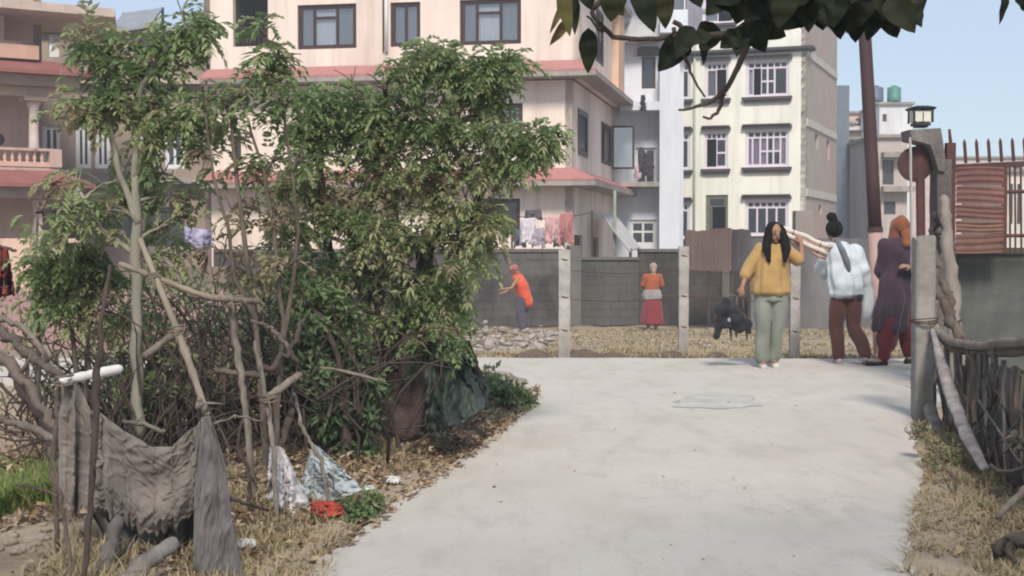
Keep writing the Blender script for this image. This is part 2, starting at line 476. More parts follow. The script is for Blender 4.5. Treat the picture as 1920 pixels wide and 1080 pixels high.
def wall(parent, M, U0, U1, z0, z1, holes, m, t=.22, name='wall'):
    us = sorted({U0, U1, *[h[0] for h in holes], *[h[1] for h in holes]}); zs = sorted({z0, z1, *[h[2] for h in holes], *[h[3] for h in holes]})
    b = MB()
    for i in range(len(us)-1):
        for j in range(len(zs)-1):
            cu, cz = (us[i]+us[i+1])/2, (zs[j]+zs[j+1])/2
            if any(h[0]<cu<h[1] and h[2]<cz<h[3] for h in holes): continue
            b.add([M @ Vector(q) for q in ((us[i],0,zs[j]),(us[i+1],0,zs[j]),(us[i+1],0,zs[j+1]),(us[i],0,zs[j+1]))], [(0,1,2,3)])
            b.add([M @ Vector(q) for q in ((us[i],t,zs[j]),(us[i+1],t,zs[j]),(us[i+1],t,zs[j+1]),(us[i],t,zs[j+1]))], [(3,2,1,0)])
    for (a, c, d, e) in list(holes) + [(U0,U1,z0,z1)]:
        q = [(a,d),(c,d),(c,e),(a,e)]
        for k in range(4):
            (ua,za),(ub,zb) = q[k], q[(k+1)%4]
            b.add([M @ Vector(r) for r in ((ua,0,za),(ub,0,zb),(ub,t,zb),(ua,t,za))], [(0,1,2,3)])
    return b.build(name, m, parent)
def window(parent, M, h, cells, mframe, tf=.06, w0=.07, name='window', curt=None, sill=None, lintel=None, depth=.07):
    u0,u1,z0,z1 = h
    f = MB(); wd, ht = u1-u0, z1-z0; e=.002
    def bar(a,b,c,d,wa=w0,wb=None): f.box(a,b,wa,wb or wa+depth,c,d,M)
    bar(u0+e,u0+tf,z0+e,z1-e); bar(u1-tf,u1-e,z0+e,z1-e); bar(u0+tf,u1-tf,z0+e,z0+tf); bar(u0+tf,u1-tf,z1-tf,z1-e)
    iu0,iu1,iz0,iz1 = u0+tf,u1-tf,z0+tf,z1-tf
    rects = []
    hb = tf*.42
    for (a,b_,c,d,k) in cells:
        A,B,C_,D_ = iu0+(iu1-iu0)*a, iu0+(iu1-iu0)*b_, iz0+(iz1-iz0)*c, iz0+(iz1-iz0)*d
        if k != 'hole':
            bar(A+.001,A+hb,C_,D_,w0+.01); bar(B-hb,B-.001,C_,D_,w0+.01); bar(A+hb,B-hb,C_+.001,C_+hb,w0+.01); bar(A+hb,B-hb,D_-hb,D_-.001,w0+.01)
        rects.append((A+hb,B-hb,C_+hb,D_-hb,k))
    fo = f.build(name, mframe, parent)
    for (A,B,C_,D_,k) in rects:
        if k == 'hole': continue
        p = MB(); p.box(A-.004,B+.004,w0+.035,w0+.042,C_-.004,D_+.004,M)
        p.build('pane', m_glass if k == 'dark' else m_clear, fo)
        if k in ('white','grey','pink'):
            cm = {'white':m_curtain,'grey':m_curtaingrey,'pink':m_curtainpink}[k]
            q = MB(); nn = max(4, int((B-A)/.05))
            q.grid(lambda a,b_: M @ Vector((A+(B-A)*a, w0+.11+.018*math.sin(a*nn*3.1+b_), C_-.02+(D_-C_+.04)*b_)), nn*2, 2)
            q.build('curtain', cm, fo, True)
    if lintel:
        l = MB(); mt, ov, hh, pr = lintel; l.box(u0-ov,u1+ov,-pr,-.002,z1+.01,z1+.01+hh,M); l.box(u0-ov+.05,u1+ov-.05,-pr-.08,-.002,z1+.013+hh,z1+.07+hh,M); l.build('lintel', mt, fo)
    if sill:
        l = MB(); mt, ov, hh, pr = sill; l.box(u0-ov,u1+ov,-pr,-.002,z0-.01-hh*.5,z0-.01,M); l.box(u0-ov+.07,u1+ov-.07,-pr+.06,-.002,z0-.013-hh,z0-.013-hh*.5,M); l.build('sill', mt, fo)
    return fo
def ledge(parent, path, profile, m, name='ledge'):
    """path: local (x,y) points with outward side to the right of travel; profile: closed (offset, z)"""
    b = MB(); K = len(profile); vs_ = []
    pts = [Vector((x,y,0)) for x,y in path]
    for i,p in enumerate(pts):
        ns = []
        if i > 0: d = (p-pts[i-1]).normalized(); ns.append(Vector((d.y,-d.x,0)))
        if i < len(pts)-1: d = (pts[i+1]-p).normalized(); ns.append(Vector((d.y,-d.x,0)))
        if len(ns) == 2:
            mm = (ns[0]+ns[1]).normalized(); mm = mm / max(.3, mm.dot(ns[0]))
        else: mm = ns[0]
        for o,z in profile: vs_.append(p + mm*o + Vector((0,0,z)))
    fs_ = [(i*K+k,(i+1)*K+k,(i+1)*K+(k+1)%K,i*K+(k+1)%K) for i in range(len(pts)-1) for k in range(K)]
    fs_ += [tuple(range(K)), tuple((len(pts)-1)*K+k for k in range(K))[::-1]]
    b.add(vs_, fs_)
    return b.build(name, m, parent)
def boxp(parent, name, m, x0,x1,y0,y1,z0,z1, M=None):
    b = MB(); b.box(x0,x1,y0,y1,z0,z1,M); return b.build(name, m, parent)

# ---------------- pink apartment building
pk = Bld('apartment_building', 1073, 41, -.62, -11.6, 'large cream-pink apartment building with brown windows and red sloping ledges behind the bushes')
e = pk.e
fz = lambda py, px=1000: pk.hit(px, py).z
fu = lambda px, py=200: pk.hit(px, py).x
def frect(x0,x1,y0,y1): 
    a = pk.hit(x0,y1); b = pk.hit(x1,y0); return (a.x,b.x,a.z,b.z)
top_z = fz(-60)
Wl = fu(395)
MF = frameM((0,0,0),(1,0,0),(0,1,0))
z1f = fz(345); z2f = fz(148)
# ground storey
H0 = [frect(900,975,372,440)]
wall(e, MF, Wl, 0, 0, z1f-.05, H0, m_pink)
H1 = [frect(908,980,193,286), frect(440,452,258,298)]
wall(e, MF, Wl, 0, z1f, z2f-.05, H1, m_pink)
rec = frect(437,502,-20,88)
H2 = [frect(558,668,6,93), frect(732,788,3,88), frect(862,977,-4,85), rec]
wall(e, MF, Wl, .22, z2f, top_z, H2, m_pink)
three = [(0,.25,0,1,'grey'),(.25,.68,0,.74,'white'),(.25,.68,.74,1,'white'),(.68,1,0,1,'grey')]
for h in (H2[0], H2[2]): window(e, MF, h, three, m_brownframe, .09)
window(e, MF, H2[1], [(0,.5,0,1,'grey'),(.5,1,0,1,'grey')], m_brownframe, .09)
window(e, MF, H1[0], three, m_brownframe, .09)
window(e, MF, H1[1], [(0,1,0,1,'dark')], m_brownframe, .04)
window(e, MF, H0[0], [(0,.5,0,1,'dark'),(.5,1,0,1,'dark')], m_brownframe, .08)
# recess (loggia) box behind the opening, its shade put into the dark brown
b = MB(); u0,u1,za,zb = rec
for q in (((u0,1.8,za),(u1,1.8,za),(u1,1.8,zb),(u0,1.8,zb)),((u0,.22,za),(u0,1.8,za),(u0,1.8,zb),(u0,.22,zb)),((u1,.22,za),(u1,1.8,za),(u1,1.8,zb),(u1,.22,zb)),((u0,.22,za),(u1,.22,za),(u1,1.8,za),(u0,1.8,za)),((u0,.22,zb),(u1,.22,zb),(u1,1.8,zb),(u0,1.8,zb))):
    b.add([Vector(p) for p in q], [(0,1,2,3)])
b.build('balcony_recess', mat('recess_shade_brown',(.09,.06,.06),None,3), e)
rl = MB()
for k in range(9):
    x = u0 + (u1-u0)*(k+.5)/9; rl.box(x-.012,x+.012,.05,.075,za,za+.55)
rl.box(u0,u1,.04,.085,za+.55,za+.6); rl.build('railing', m_brownframe, e)
# side face
t_side = 15.2
MS = frameM((0,0,0),(0,1,0),(-1,0,0))
def srect(x0,x1,y0,y1,off=0):
    a = pk.hit(x0,y1,(off,0,0),(1,0,0)); b = pk.hit(x1,y0,(off,0,0),(1,0,0)); return (a.y,b.y,a.z,b.z)
s1 = (1.0,2.9, pk.hit(1085,290,(0,0,0),(1,0,0)).z, pk.hit(1085,203,(0,0,0),(1,0,0)).z)
s2 = (6.0,8.4, pk.hit(1128,305,(0,0,0),(1,0,0)).z, pk.hit(1128,228,(0,0,0),(1,0,0)).z)
tmid = pk.hit(1153,300,(0,0,0),(1,0,0)).y
wall(e, MS, 0.0, tmid, z1f, z2f-.05, [s1,s2], m_pinkside)
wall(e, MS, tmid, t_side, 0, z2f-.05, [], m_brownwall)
d1 = (0.35,2.0,0,2.25); d2 = (3.9,5.5,0,2.2)
wall(e, MS, 0.0, tmid, 0, z1f-.05, [d1,d2], m_pinkside)
for d in (d1,d2):
    bb = MB(); bb.box(d[0]+.05,d[1]-.05,.08,.13,0,d[3]-.05,MS); dd = bb.build('door', mat('dark_red_door',(.11,.045,.035),None,4), e)
    hb_ = MB(); hb_.box(d[0]+.12,d[0]+.16,.05,.08,1.0,1.15,MS); hb_.build('handle', m_lampblack, dd)
window(e, MS, s1, [(0,1,0,1,'grey')], m_brownframe, .12, w0=-.03)
# second side window with its casement swung open
wo = window(e, MS, s2, [(0,1,0,1,'hole')], m_brownframe, .12, w0=-.03)
cs = MB(); M2 = frameM(MS @ Vector((s2[1],-.04,0)), (1.0,.12,0), (0,1,0)); Lw = .78; zz0, zz1 = s2[2]-.1, s2[3]+.05
for a,b_,c_,d_ in ((0,.07,zz0,zz1),(Lw-.07,Lw,zz0,zz1),(.07,Lw-.07,zz0,zz0+.07),(.07,Lw-.07,zz1-.07,zz1)): cs.box(a,b_,0,.05,c_,d_,M2)
co = cs.build('open_casement', m_brownframe, wo)
pn = MB(); pn.box(.07,Lw-.07,.02,.027,zz0+.07,zz1-.07,M2); pn.build('pane', m_clear, e)
s3 = (3.2,5.0, z2f+.9, z2f+2.6)
MS2 = frameM((.22,0,0),(0,1,0),(-1,0,0))
wall(e, MS2, 0, 15.0, z2f, top_z, [s3], m_pinkside)
window(e, MS2, s3, [(0,.5,0,1,'grey'),(.5,1,0,1,'grey')], m_brownframe, .1, w0=.0)
boxp(e,'pilaster', mat('orange_cream_plaster',(.72,.48,.34),None,2), .222,.45, 7.0,8.6, z2f+.02, top_z-.1)
# other faces, floors
boxp(e,'back_wall', m_brownwall, Wl,0, t_side,t_side+.2, 0,top_z); boxp(e,'back_wall', m_brownwall, Wl-.2,Wl, 0,t_side+.2, 0,top_z)
boxp(e,'roof', m_fascia, Wl-.2,.6, -.4,t_side+.4, top_z,top_z+.2)
boxp(e,'floor_slab', m_room, Wl+.01,-.25,.25,t_side-.05,z1f-.05,z1f-.002); boxp(e,'floor_slab', m_room, Wl+.01,-.25,.25,t_side-.05,z2f-.05,z2f-.002)
# sloping red ledges
for zl_top, zl_edge, zs_, pr, ttt in ((fz(116), fz(140), fz(146), .75, t_side), (fz(315), fz(341), fz(347), .75, t_side)):
    path = [(Wl,0),(.0,0),(.0,ttt)]
    off = .222 if zl_top > 5 else 0.002
    ledge(e, path, [(off,zl_top),(pr,zl_edge+.06),(pr,zl_edge+.0),(off,zl_edge-.02)], m_redledge, 'red_ledge')
    ledge(e, path, [(.23 if zl_top>5 else .005,zl_edge-.03),(pr+.05,zl_edge-.012),(pr+.05,zs_-.05),(.23 if zl_top>5 else .005,zs_-.05)], m_fascia, 'ledge_fascia')
# pipes
pp = MB(); x = fu(726); pp.tube([(x,-.07,z2f+.9),(x,-.07,top_z)], .05, 8); pp.build('drain_pipe', m_white, e, True)
pp = MB(); x = fu(720); pp.tube([(x,-.05,z2f+.9),(x,-.05,top_z)], .025, 6); pp.build('drain_pipe', m_lampblack, e, True)
pp = MB(); q = pk.hit(1120,350,(.9,0,0),(1,0,0)); pp.tube([(.85,3.0,z1f-.1),(.85,3.0,1.6),(.5,3.4,1.0),(.4,3.5,0)], .05, 8); pp.build('drain_pipe', mat('green_grey_pipe',(.28,.31,.27),None,4), e, True)
pp = MB(); pp.tube([(.07,t_side-.1,z1f-2),(.07,t_side-.1,z2f-.2)], .07, 8); pp.build('drain_pipe', m_white, e, True)
# white sloping awning at its side
aw = MB(); q = [P(1128,402,44), P(1150,396,47), P(1200,462,46), P(1180,470,43)]
q2 = [p + Vector((0,0,-.06)) for p in q]
aw.add(q+q2, [(0,1,2,3),(7,6,5,4),(0,4,5,1),(1,5,6,2),(2,6,7,3),(3,7,4,0)])
o = aw.build('awning', mat('dusty_white_sheet',(.50,.48,.48),(.4,.38,.38),2), None); tag(o,'dusty white sloping sheet awning leaning beside the pink building','awning')
o = MB(); 
for px,D in ((1182,43.5),(1200,46)):
    a = P(px,466,D); o.tube([a,(a.x,a.y,-.7)], .05, 6)
o = o.build('awning_post', m_wooddark, None); tag(o,'pair of dark posts holding up the white awning','posts')

# ---------------- yellow apartment building
yl = Bld('apartment_building', 1510, 58, -.62, -20.8, 'pale yellow apartment building with ornate white windows and dark lintels', 'building')
e = yl.e
fz = lambda py, px=1440: yl.hit(px, py).z
fu = lambda px, py=200: yl.hit(px, py).x
def yrect(x0,x1,y0,y1):
    a = yl.hit((x0+x1)/2,y1); b = yl.hit((x0+x1)/2,y0); return (fu(x0),fu(x1),a.z,b.z)
TOP = yl.hit(1510,12).z
Wl = fu(1180)
rows = [(112,181),(242,313),(374,442)]
cols = [(1398,1479,'wide'),(1321,1365,'mid'),(1262,1294,'narrow')]
holes = []; specs = []
for r,(ya,yb) in enumerate(rows):
    for cx0,cx1,k in cols:
        dy = (1440-(cx0+cx1)/2)*.035
        if r == 2 and k == 'mid': h = yrect(cx0+3,cx1+1,ya-12+dy,yb+28); k = 'door'
        else: h = yrect(cx0,cx1,ya+dy,yb+dy)
        holes.append(h); specs.append((r,k,h))
top_holes = [yrect(1398,1479,-14,42), yrect(1316,1375,-12,44)]
for h in top_holes: holes.append(h); specs.append((3,'wide' if h is top_holes[0] else 'mid',h))
MFy = frameM((0,0,0),(1,0,0),(0,1,0))
wall(e, MFy, Wl, 0, 0, TOP, holes, m_yellow)
trans = lambda a,b_,n: [(a+(b_-a)*i/n, a+(b_-a)*(i+1)/n, .82, 1, 'dark') for i in range(n)]
for r,k,h in specs:
    if k == 'wide':
        if r == 1: cells = trans(0,1,6)+[(0,.12,0,.82,'pink'),(.12,.32,0,.82,'pink'),(.32,.50,0,.41,'pink'),(.32,.50,.41,.82,'pink'),(.50,.66,0,.41,'dark'),(.50,.66,.41,.82,'dark'),(.66,.84,0,.41,'dark'),(.66,.84,.41,.82,'pink'),(.84,1,0,.82,'pink')]
        elif r == 2: cells = trans(0,1,6)+[(i/4,(i+1)/4,0,.82,'dark') for i in range(4)]
        else: cells = trans(0,1,6)+[(0,.14,0,.82,'white'),(.14,.33,0,.82,'hole'),(.33,.5,0,.41,'dark'),(.33,.5,.41,.82,'dark'),(.5,.68,0,.41,'dark'),(.5,.68,.41,.82,'dark'),(.68,1,0,.82,'dark')]
        window(e, MFy, h, cells, m_lilac, .09, lintel=(m_darktrim,.14,.14,.16), sill=(m_darktrim,.14,.24,.18))
    elif k == 'mid':
        cells = trans(0,1,4)+([(0,.5,0,.82,'hole'),(.5,1,0,.41,'dark'),(.5,1,.41,.82,'dark')] if r == 1 else [(0,.5,0,.82,'grey'),(.5,1,0,.82,'hole')])
        window(e, MFy, h, cells, m_lilac, .09, lintel=(m_darktrim,.12,.14,.16), sill=(m_darktrim,.12,.24,.18))
    elif k == 'narrow':
        window(e, MFy, h, trans(0,1,3)+[(0,.5,0,.82,'dark'),(.5,1,0,.82,'dark')], m_lilac, .09, lintel=(m_darktrim,.12,.14,.16), sill=(m_darktrim,.12,.24,.18))
    else:
        window(e, MFy, h, [(0,1,.82,1,'dark'),(0,.2,0,.82,'dark'),(.2,1,0,.82,'hole')], mat('olive_door_frame',(.14,.15,.10),None,4), .12, name='doorway')
# cornices between storeys
cor = yl.hit(1500,92).z
ledge(e, [(Wl,0),(0,0),(0,.6)], [(.003,cor+.12),(.30,cor+.10),(.30,cor),(.003,cor-.1)], m_darktrim, 'cornice')
# side face, grey render bands
MSy = frameM((0,0,0),(0,1,0),(-1,0,0))
tY = yl.hit(1567,300,(0,0,0),(1,0,0)).y
zs = [0, yl.hit(1510,362).z, yl.hit(1510,230).z, yl.hit(1510,100).z, TOP]
sh = []
for (px,ya,yb) in ((1531,252,280),(1553,263,300),(1538,384,402)):
    t = yl.hit(px,ya,(0,0,0),(1,0,0)).y; sh.append((t-.5,t+.5,yl.hit(px,yb,(0,0,0),(1,0,0)).z,yl.hit(px,ya,(0,0,0),(1,0,0)).z))
wall(e, MSy, 0, tY, 0, TOP, sh, m_yellowside, name='side_wall')
for h in sh: window(e, MSy, h, [(0,1,0,1,'dark')], m_yellowside, .06)
for z in zs[1:4]: ledge(e, [(0,.02),(0,tY)], [(.004,z+.2),(.06,z+.18),(.06,z-.12),(.004,z-.14)], mat('pale_band',(.56,.52,.46),None,3), 'floor_band')
boxp(e,'roof', m_fascia, Wl,.02,.02,tY,TOP,TOP+.15)
boxp(e,'back_wall', m_yellowside, Wl,0,tY,tY+.2,0,TOP); boxp(e,'back_wall', m_yellowside, Wl-.2,Wl,0,tY+.2,0,TOP)
for z in zs[1:4]: boxp(e,'floor_slab', m_room, Wl+.01,-.25,.3,tY-.05,z-.06,z-.01)
pp = MB(); x = fu(1303); pp.tube([(x,-.08,.5),(x,-.08,TOP)], .05, 8); pp.build('drain_pipe', mat('pale_green_pipe',(.42,.46,.40),None,3), e, True)
# rear wing of darker blue-grey glimpsed past its corner
bb = MB(); a = P(1571,455,74); bb.box(a.x-3,a.x+.55,74,80,-.6,P(1571,160,74).z); o = bb.build('rear_block', mat('slate_blue_render',(.16,.19,.24),None,2), None); tag(o,'slate blue-grey block peeping past the far corner of the yellow building','building')

# ---------------- white building between pink and yellow
wh = Bld('narrow_house', 1274, 49, -.62, -4, 'narrow bluish-white house squeezed between the pink and yellow buildings')
e = wh.e
fz = lambda py: wh.hit(1220, py, (0,1.0,0)).z
fu = lambda px, y=0.0: wh.hit(px, 200, (0,y,0)).x
TOPw = wh.hit(1255,-40).z
xc = fu(1237); xl = fu(1178,1.0)-.3
boxp(e,'corner_column', m_whiteblue, xc,0, 0,.8, 0,wh.hit(1255,120).z)
MW = frameM((0,1.0,0),(1,0,0),(0,1,0))
hz = [(fu(1203,1),fu(1229,1),fz(166),fz(106)), (fu(1192,1),fu(1231,1),fz(345),fz(277)), (fu(1181,1),fu(1232,1),fz(461),fz(412))]
wall(e, MW, xl, -.02, 0, TOPw, hz, m_whiteblue)
window(e, MW, hz[0], [(0,1,0,1,'dark')], m_darktrim, .06, lintel=(m_darktrim,.15,.25,.2))
window(e, MW, hz[1], [(0,.5,0,1,'dark'),(.5,1,0,1,'dark')], m_white, .06)
window(e, MW, hz[2], [(0,.5,.55,1,'dark'),(.5,1,.55,1,'dark'),(0,.5,0,.55,'dark'),(.5,1,0,.55,'dark')], m_white, .09)
boxp(e,'balcony_slab', m_whiteblue, xl,xc-.01,-.15,.998, fz(212),fz(196))
boxp(e,'balcony_slab', m_fascia, xl,xc-.01,-.05,.998, fz(352),fz(343))
boxp(e,'upper_beam', m_whiteblue, xc,.25,-.2,.6, wh.hit(1255,62).z,wh.hit(1255,20).z)
boxp(e,'side_wall', m_whiteblue, -.02,.18,1.0,9,0,TOPw); boxp(e,'back_wall', m_whiteblue, xl,-.03,8.8,9,0,TOPw); boxp(e,'side_wall', m_whiteblue, xl-.2,xl-.002,1.0,9,0,TOPw)
boxp(e,'roof_slab', mat('pale_grey_slab',(.45,.46,.48),None,3), xl-.2,.25,-.3,9,TOPw,TOPw+.2)
boxp(e,'parapet_panel', mat('lilac_grey_panel',(.25,.24,.30),None,3), 0.2,.75,-.1,.6, wh.hit(1280,64).z,TOPw-.02)
sp = MB(); sp.add([(xl-1.2,.2,fz(84)),(xc+.5,.2,fz(74)),(xc+.5,.98,fz(40)),(xl-1.2,.98,fz(48)),(xl-1.2,.2,fz(88)),(xc+.5,.2,fz(78)),(xc+.5,.98,fz(78)),(xl-1.2,.98,fz(88))],[(0,1,2,3),(4,5,1,0),(5,6,2,1),(7,4,0,3),(7,6,5,4)])
sp.build('sloping_canopy', mat('pale_grey_slab2',(.45,.46,.47),None,3), e)

# ---------------- left building
lf = Bld('balcony_house', 112, 37.5, -.62, 33, 'old rose house with pillared balconies and red ledges at the left edge')
e = lf.e
fz = lambda py, px=40, y=0: lf.hit(px, py, (0,y,0)).z
fu = lambda px, y=0, py=300: lf.hit(px, py, (0,y,0)).x
xL = fu(0)-3.5
ML = frameM((0,1.6,0),(1,0,0),(0,1,0))
# recessed walls behind the balconies
topL = fz(-40)
hb1 = (fu(58,1.6,100),fu(80,1.6,100),fz(100,90,1.6),fz(66,90,1.6))
hL = [(-3.2,-2.1,fz(300,60,1.6)+.02,fz(205,60,1.6)-.2),(-5.6,-4.4,fz(300,60,1.6)+.5,fz(205,60,1.6)-.2)]
hG = [(-2.8,-1.2,.9,2.3),(-5.5,-4.0,.9,2.3)]
wall(e, ML, xL, 0, 0, topL, hL+hG, m_left)
for h in hL+hG: window(e, ML, h, [(0,.5,0,1,'dark'),(.5,1,0,1,'dark')], m_white, .07)
# front bay of the upper storey
zA, zB = fz(112), fz(142)       # ledge one
zC, zD = fz(318), fz(352)       # ledge two
boxp(e,'bay_wall', m_left, xL,-.9,.0,1.59, zA-.02, fz(78)); boxp(e,'parapet', mat('peach_parapet',(.60,.36,.28),None,2,stain=(.45,.28,.22)), xL,-.55,-.25,-.02, zA-.0, fz(86))
boxp(e,'bay_wall', m_left, xL,-1.3,.3,1.58, fz(78)+.002, fz(28))
for zt,zb_,nm in ((zA,zB,0),(zC,zD,1)):
    ledge(e, [(xL,-.0),(0.0,-.0),(0,1.7)], [(.0,zt),(.75,zb_+.1),(.75,zb_),(.0,zb_-.02)], m_leftledge, 'red_ledge')
    ledge(e, [(xL,-.0),(0.0,-.0),(0,1.7)], [(.0,zb_-.025),(.45,zb_-.01),(.45,zb_-.28),(.0,zb_-.28)], mat('ledge_soffit',(.33,.25,.21),None,3), 'ledge_beam')
# roof overhang with pale rim
ledge(e, [(xL,.0),(0.6,.0),(1.4,2.4)], [(-1.5,fz(20)+.35),(.9,fz(20)+.12),(.9,fz(20)-.1),(-1.5,fz(20)-.1)], mat('pale_rim_plaster',(.55,.44,.38),None,3,stain=(.4,.32,.28)), 'roof_overhang')
# balcony slab, pillar, balustrade
boxp(e,'balcony_slab', m_left, xL,0,-.02,1.6, zC-.02, fz(308))
pl = MB(); xp = fu(66); zr0, zr1 = fz(280), fz(188); 
pl.tube([(xp,.12,zr0),(xp,.12,zr0+.1),(xp,.12,zr1-.25),(xp,.12,zr1-.1),(xp,.12,zr1)], [.17,.13,.12,.17,.2], 14); pl.build('pillar', mat('rose_white_pillar',(.56,.46,.43),None,3), e, True)
boxp(e,'pillar_cap', m_left, xp-.3,xp+.3,-.15,.45,zr1,zr1+.12); boxp(e,'balcony_beam', mat('ledge_beam_pale',(.5,.4,.33),None,3), xL,0.1,.0,.28,zr1+.122,zB-.29)
boxp(e,'hand_rail', m_left, xL,-.02,-.03,.2, fz(282),fz(277)); boxp(e,'rail_base', mat('peach_band',(.62,.4,.32),None,3), xL,.0,-.05,.18, fz(312),fz(303)); boxp(e,'corner_pier', m_left, -.25,.06,-.08,.26, fz(312),fz(278)-.0)
bal = MB(); za, zb2 = fz(303), fz(282); hh = zb2-za; bal.tube([(0,0,0),(0,0,hh*.15),(0,0,hh*.35),(0,0,hh*.6),(0,0,hh*.85),(0,0,hh)], [.05,.03,.06,.03,.045,.05], 8, cap=False)
b0 = None; x = -.42
while x > xL+.2:
    if b0 is None: b0 = bal.build('baluster', mat('peach_band',(.62,.4,.32)), e, True, (x,.08,za))
    else:
        c = b0.copy(); COL.objects.link(c); c.parent = e; c.location = (x,.08,za)
    x -= .19
# ground-floor posts and return wall receding to the right
boxp(e,'porch_post', mat('rose_white_pillar',(.56,.46,.43)), fu(72)-.1,fu(72)+.1,.05,.25,0,zD-.3)
MR = frameM((0,1.6,0),(0,1,0),(-1,0,0))
wall(e, MR, 0, 6, 0, topL, [], m_left, name='side_wall')
boxp(e,'roof', m_fascia, xL,.0,1.6,7.6,topL,topL+.2)
dish = MB(); dish.tube([(xp-.9,.5,fz(262)),(xp-.9,.52,fz(262)+.02),(xp-.9,.56,fz(262)+.03)],[.25,.2,.02],14); dish.build('round_planter', mat('dark_grey_dish',(.06,.05,.05),None,4), e)

# rear wing seen through the left tree
rw = Bld('rear_house', 398, 44, -.62, 4, 'taupe house with rows of dark windows seen through the left tree')
e = rw.e
fz = lambda py: rw.hit(250,py).z
fu = lambda px: rw.hit(px,200).x
MR = frameM((0,0,0),(1,0,0),(0,1,0)); x0 = fu(60); tz = fz(62)
m_taupe = mat('taupe_plaster',(.33,.26,.21),(.27,.21,.17),1.5,stain=(.24,.19,.16))
hs = []
for a,b_ in ((78,112),(140,170),(176,206),(262,300),(308,345)): hs.append((fu(a),fu(b_),fz(316),fz(236)))
for a,b_ in ((92,160),(175,250),(270,345)): hs.append((fu(a),fu(b_),fz(462),fz(388)))
hs += [(fu(92),fu(112),fz(108),fz(66)) , (fu(232),fu(262),fz(112),fz(74))]
wall(e, MR, x0, 0, 0, tz, hs, m_taupe)
for i,h in enumerate(hs): window(e, MR, h, [(0,.5,0,1,'dark'),(.5,1,0,1,'dark')], m_white if i < 5 or i>7 else m_darktrim, .09)
boxp(e,'side_wall', m_taupe, -.2,0,.01,8,0,tz); boxp(e,'back_wall', m_taupe, x0,0,8,8.2,0,tz); boxp(e,'side_wall', m_taupe, x0-.2,x0,0,8,0,tz)
boxp(e,'flat_roof', m_fascia, x0-.3,.2,-.3,8.4,tz,tz+.15)
boxp(e,'floor_ledge', m_fascia, x0,0,-.5,-.002,fz(345),fz(335)); boxp(e,'floor_ledge', mat('pale_trim',(.5,.42,.35),None,3), x0,0,-.3,-.002,fz(158),fz(148))
rs = MB(); q = [rw.hit(198,60,(0,-.6,0)), rw.hit(282,46,(0,-.6,0)), rw.hit(305,14,(0,2.6,0)), rw.hit(232,24,(0,2.6,0))]
rs.add(q+[p-Vector((0,0,.08)) for p in q],[(0,1,2,3),(7,6,5,4),(0,4,5,1),(1,5,6,2),(2,6,7,3),(3,7,4,0)]); rs.build('roof_sheet', m_roofgrey, e)
ps = MB()
for q0 in q: ps.tube([q0, (q0.x,max(q0.y,-.28),tz+.1)], .05, 6)
ps.build('roof_post', m_darktrim, e)

# ---------------- far houses beyond the pole
def simple_house(name, x0, x1, ytop, D, m, label, wins=(), depth=7, zb=-.62, yaw=-20, grp=None, wm=None):
    B = Bld(name, x1, D, zb, yaw, label, 'building', grp); tz = B.hit(x1-2,ytop).z; xl = B.hit(x0,300).x
    M_ = frameM((0,0,0),(1,0,0),(0,1,0)); hs = []
    for (a,b_,c,d) in wins: hs.append((B.hit(a,300).x,B.hit(b_,300).x,B.hit((a+b_)/2,d).z,B.hit((a+b_)/2,c).z))
    wall(B.e, M_, xl, 0, 0, tz, hs, m)
    for h in hs: window(B.e, M_, h, [(0,.5,0,1,'dark'),(.5,1,0,1,'dark')], wm or m_darktrim, .08)
    boxp(B.e,'side_wall', m, -.2,0,.221,depth,0,tz); boxp(B.e,'side_wall', m, xl,xl+.2,.221,depth,0,tz); boxp(B.e,'back_wall', m, xl,0,depth,depth+.2,0,tz)
    boxp(B.e,'roof', m_fascia, xl-.15,.15,-.2,depth+.2,tz,tz+.15)
    return B, tz
m_far1 = mat('far_cream_paint',(.68,.62,.57),(.6,.54,.5),2); m_far2 = mat('far_lilac_grey_paint',(.46,.44,.46),(.4,.38,.4),2,stain=(.38,.36,.37)); m_far3 = mat('far_peach_paint',(.68,.48,.40),None,2)
B,_ = simple_house('far_house',1566,1602,232,84,m_far1,'cream far house with small windows just right of the yellow building',[(1572,1580,278,312),(1588,1594,285,305),(1574,1582,352,378)],yaw=-6)
boxp(B.e,'ledge',m_darktrim,B.hit(1566,300).x,.3,-.8,-.002,B.hit(1580,250).z,B.hit(1580,246).z); boxp(B.e,'ledge',m_fascia,B.hit(1566,300).x,.3,-.6,-.002,B.hit(1580,336).z,B.hit(1580,332).z)
B,_ = simple_house('far_house',1590,1652,262,78,m_far2,'lilac-grey far house directly behind the rusty pole',[(1600,1612,350,370)],yaw=-3)
boxp(B.e,'ledge',m_fascia,B.hit(1590,300).x,.2,-.5,-.002,B.hit(1610,352).z+.1,B.hit(1610,345).z+.2)
B,_ = simple_house('far_house',1588,1662,212,98,m_far3,'peach far house with a stepped parapet rising above its neighbours',[(1604,1618,222,236)],yaw=-8)
boxp(B.e,'parapet',m_far1,B.hit(1592,300).x,-.3,-.8,-.002,B.hit(1620,246).z,B.hit(1620,238).z)
B,tz = simple_house('far_house',1648,1708,196,92,m_white,'white far house carrying the two water tanks',[(1654,1662,214,228)],yaw=-3)
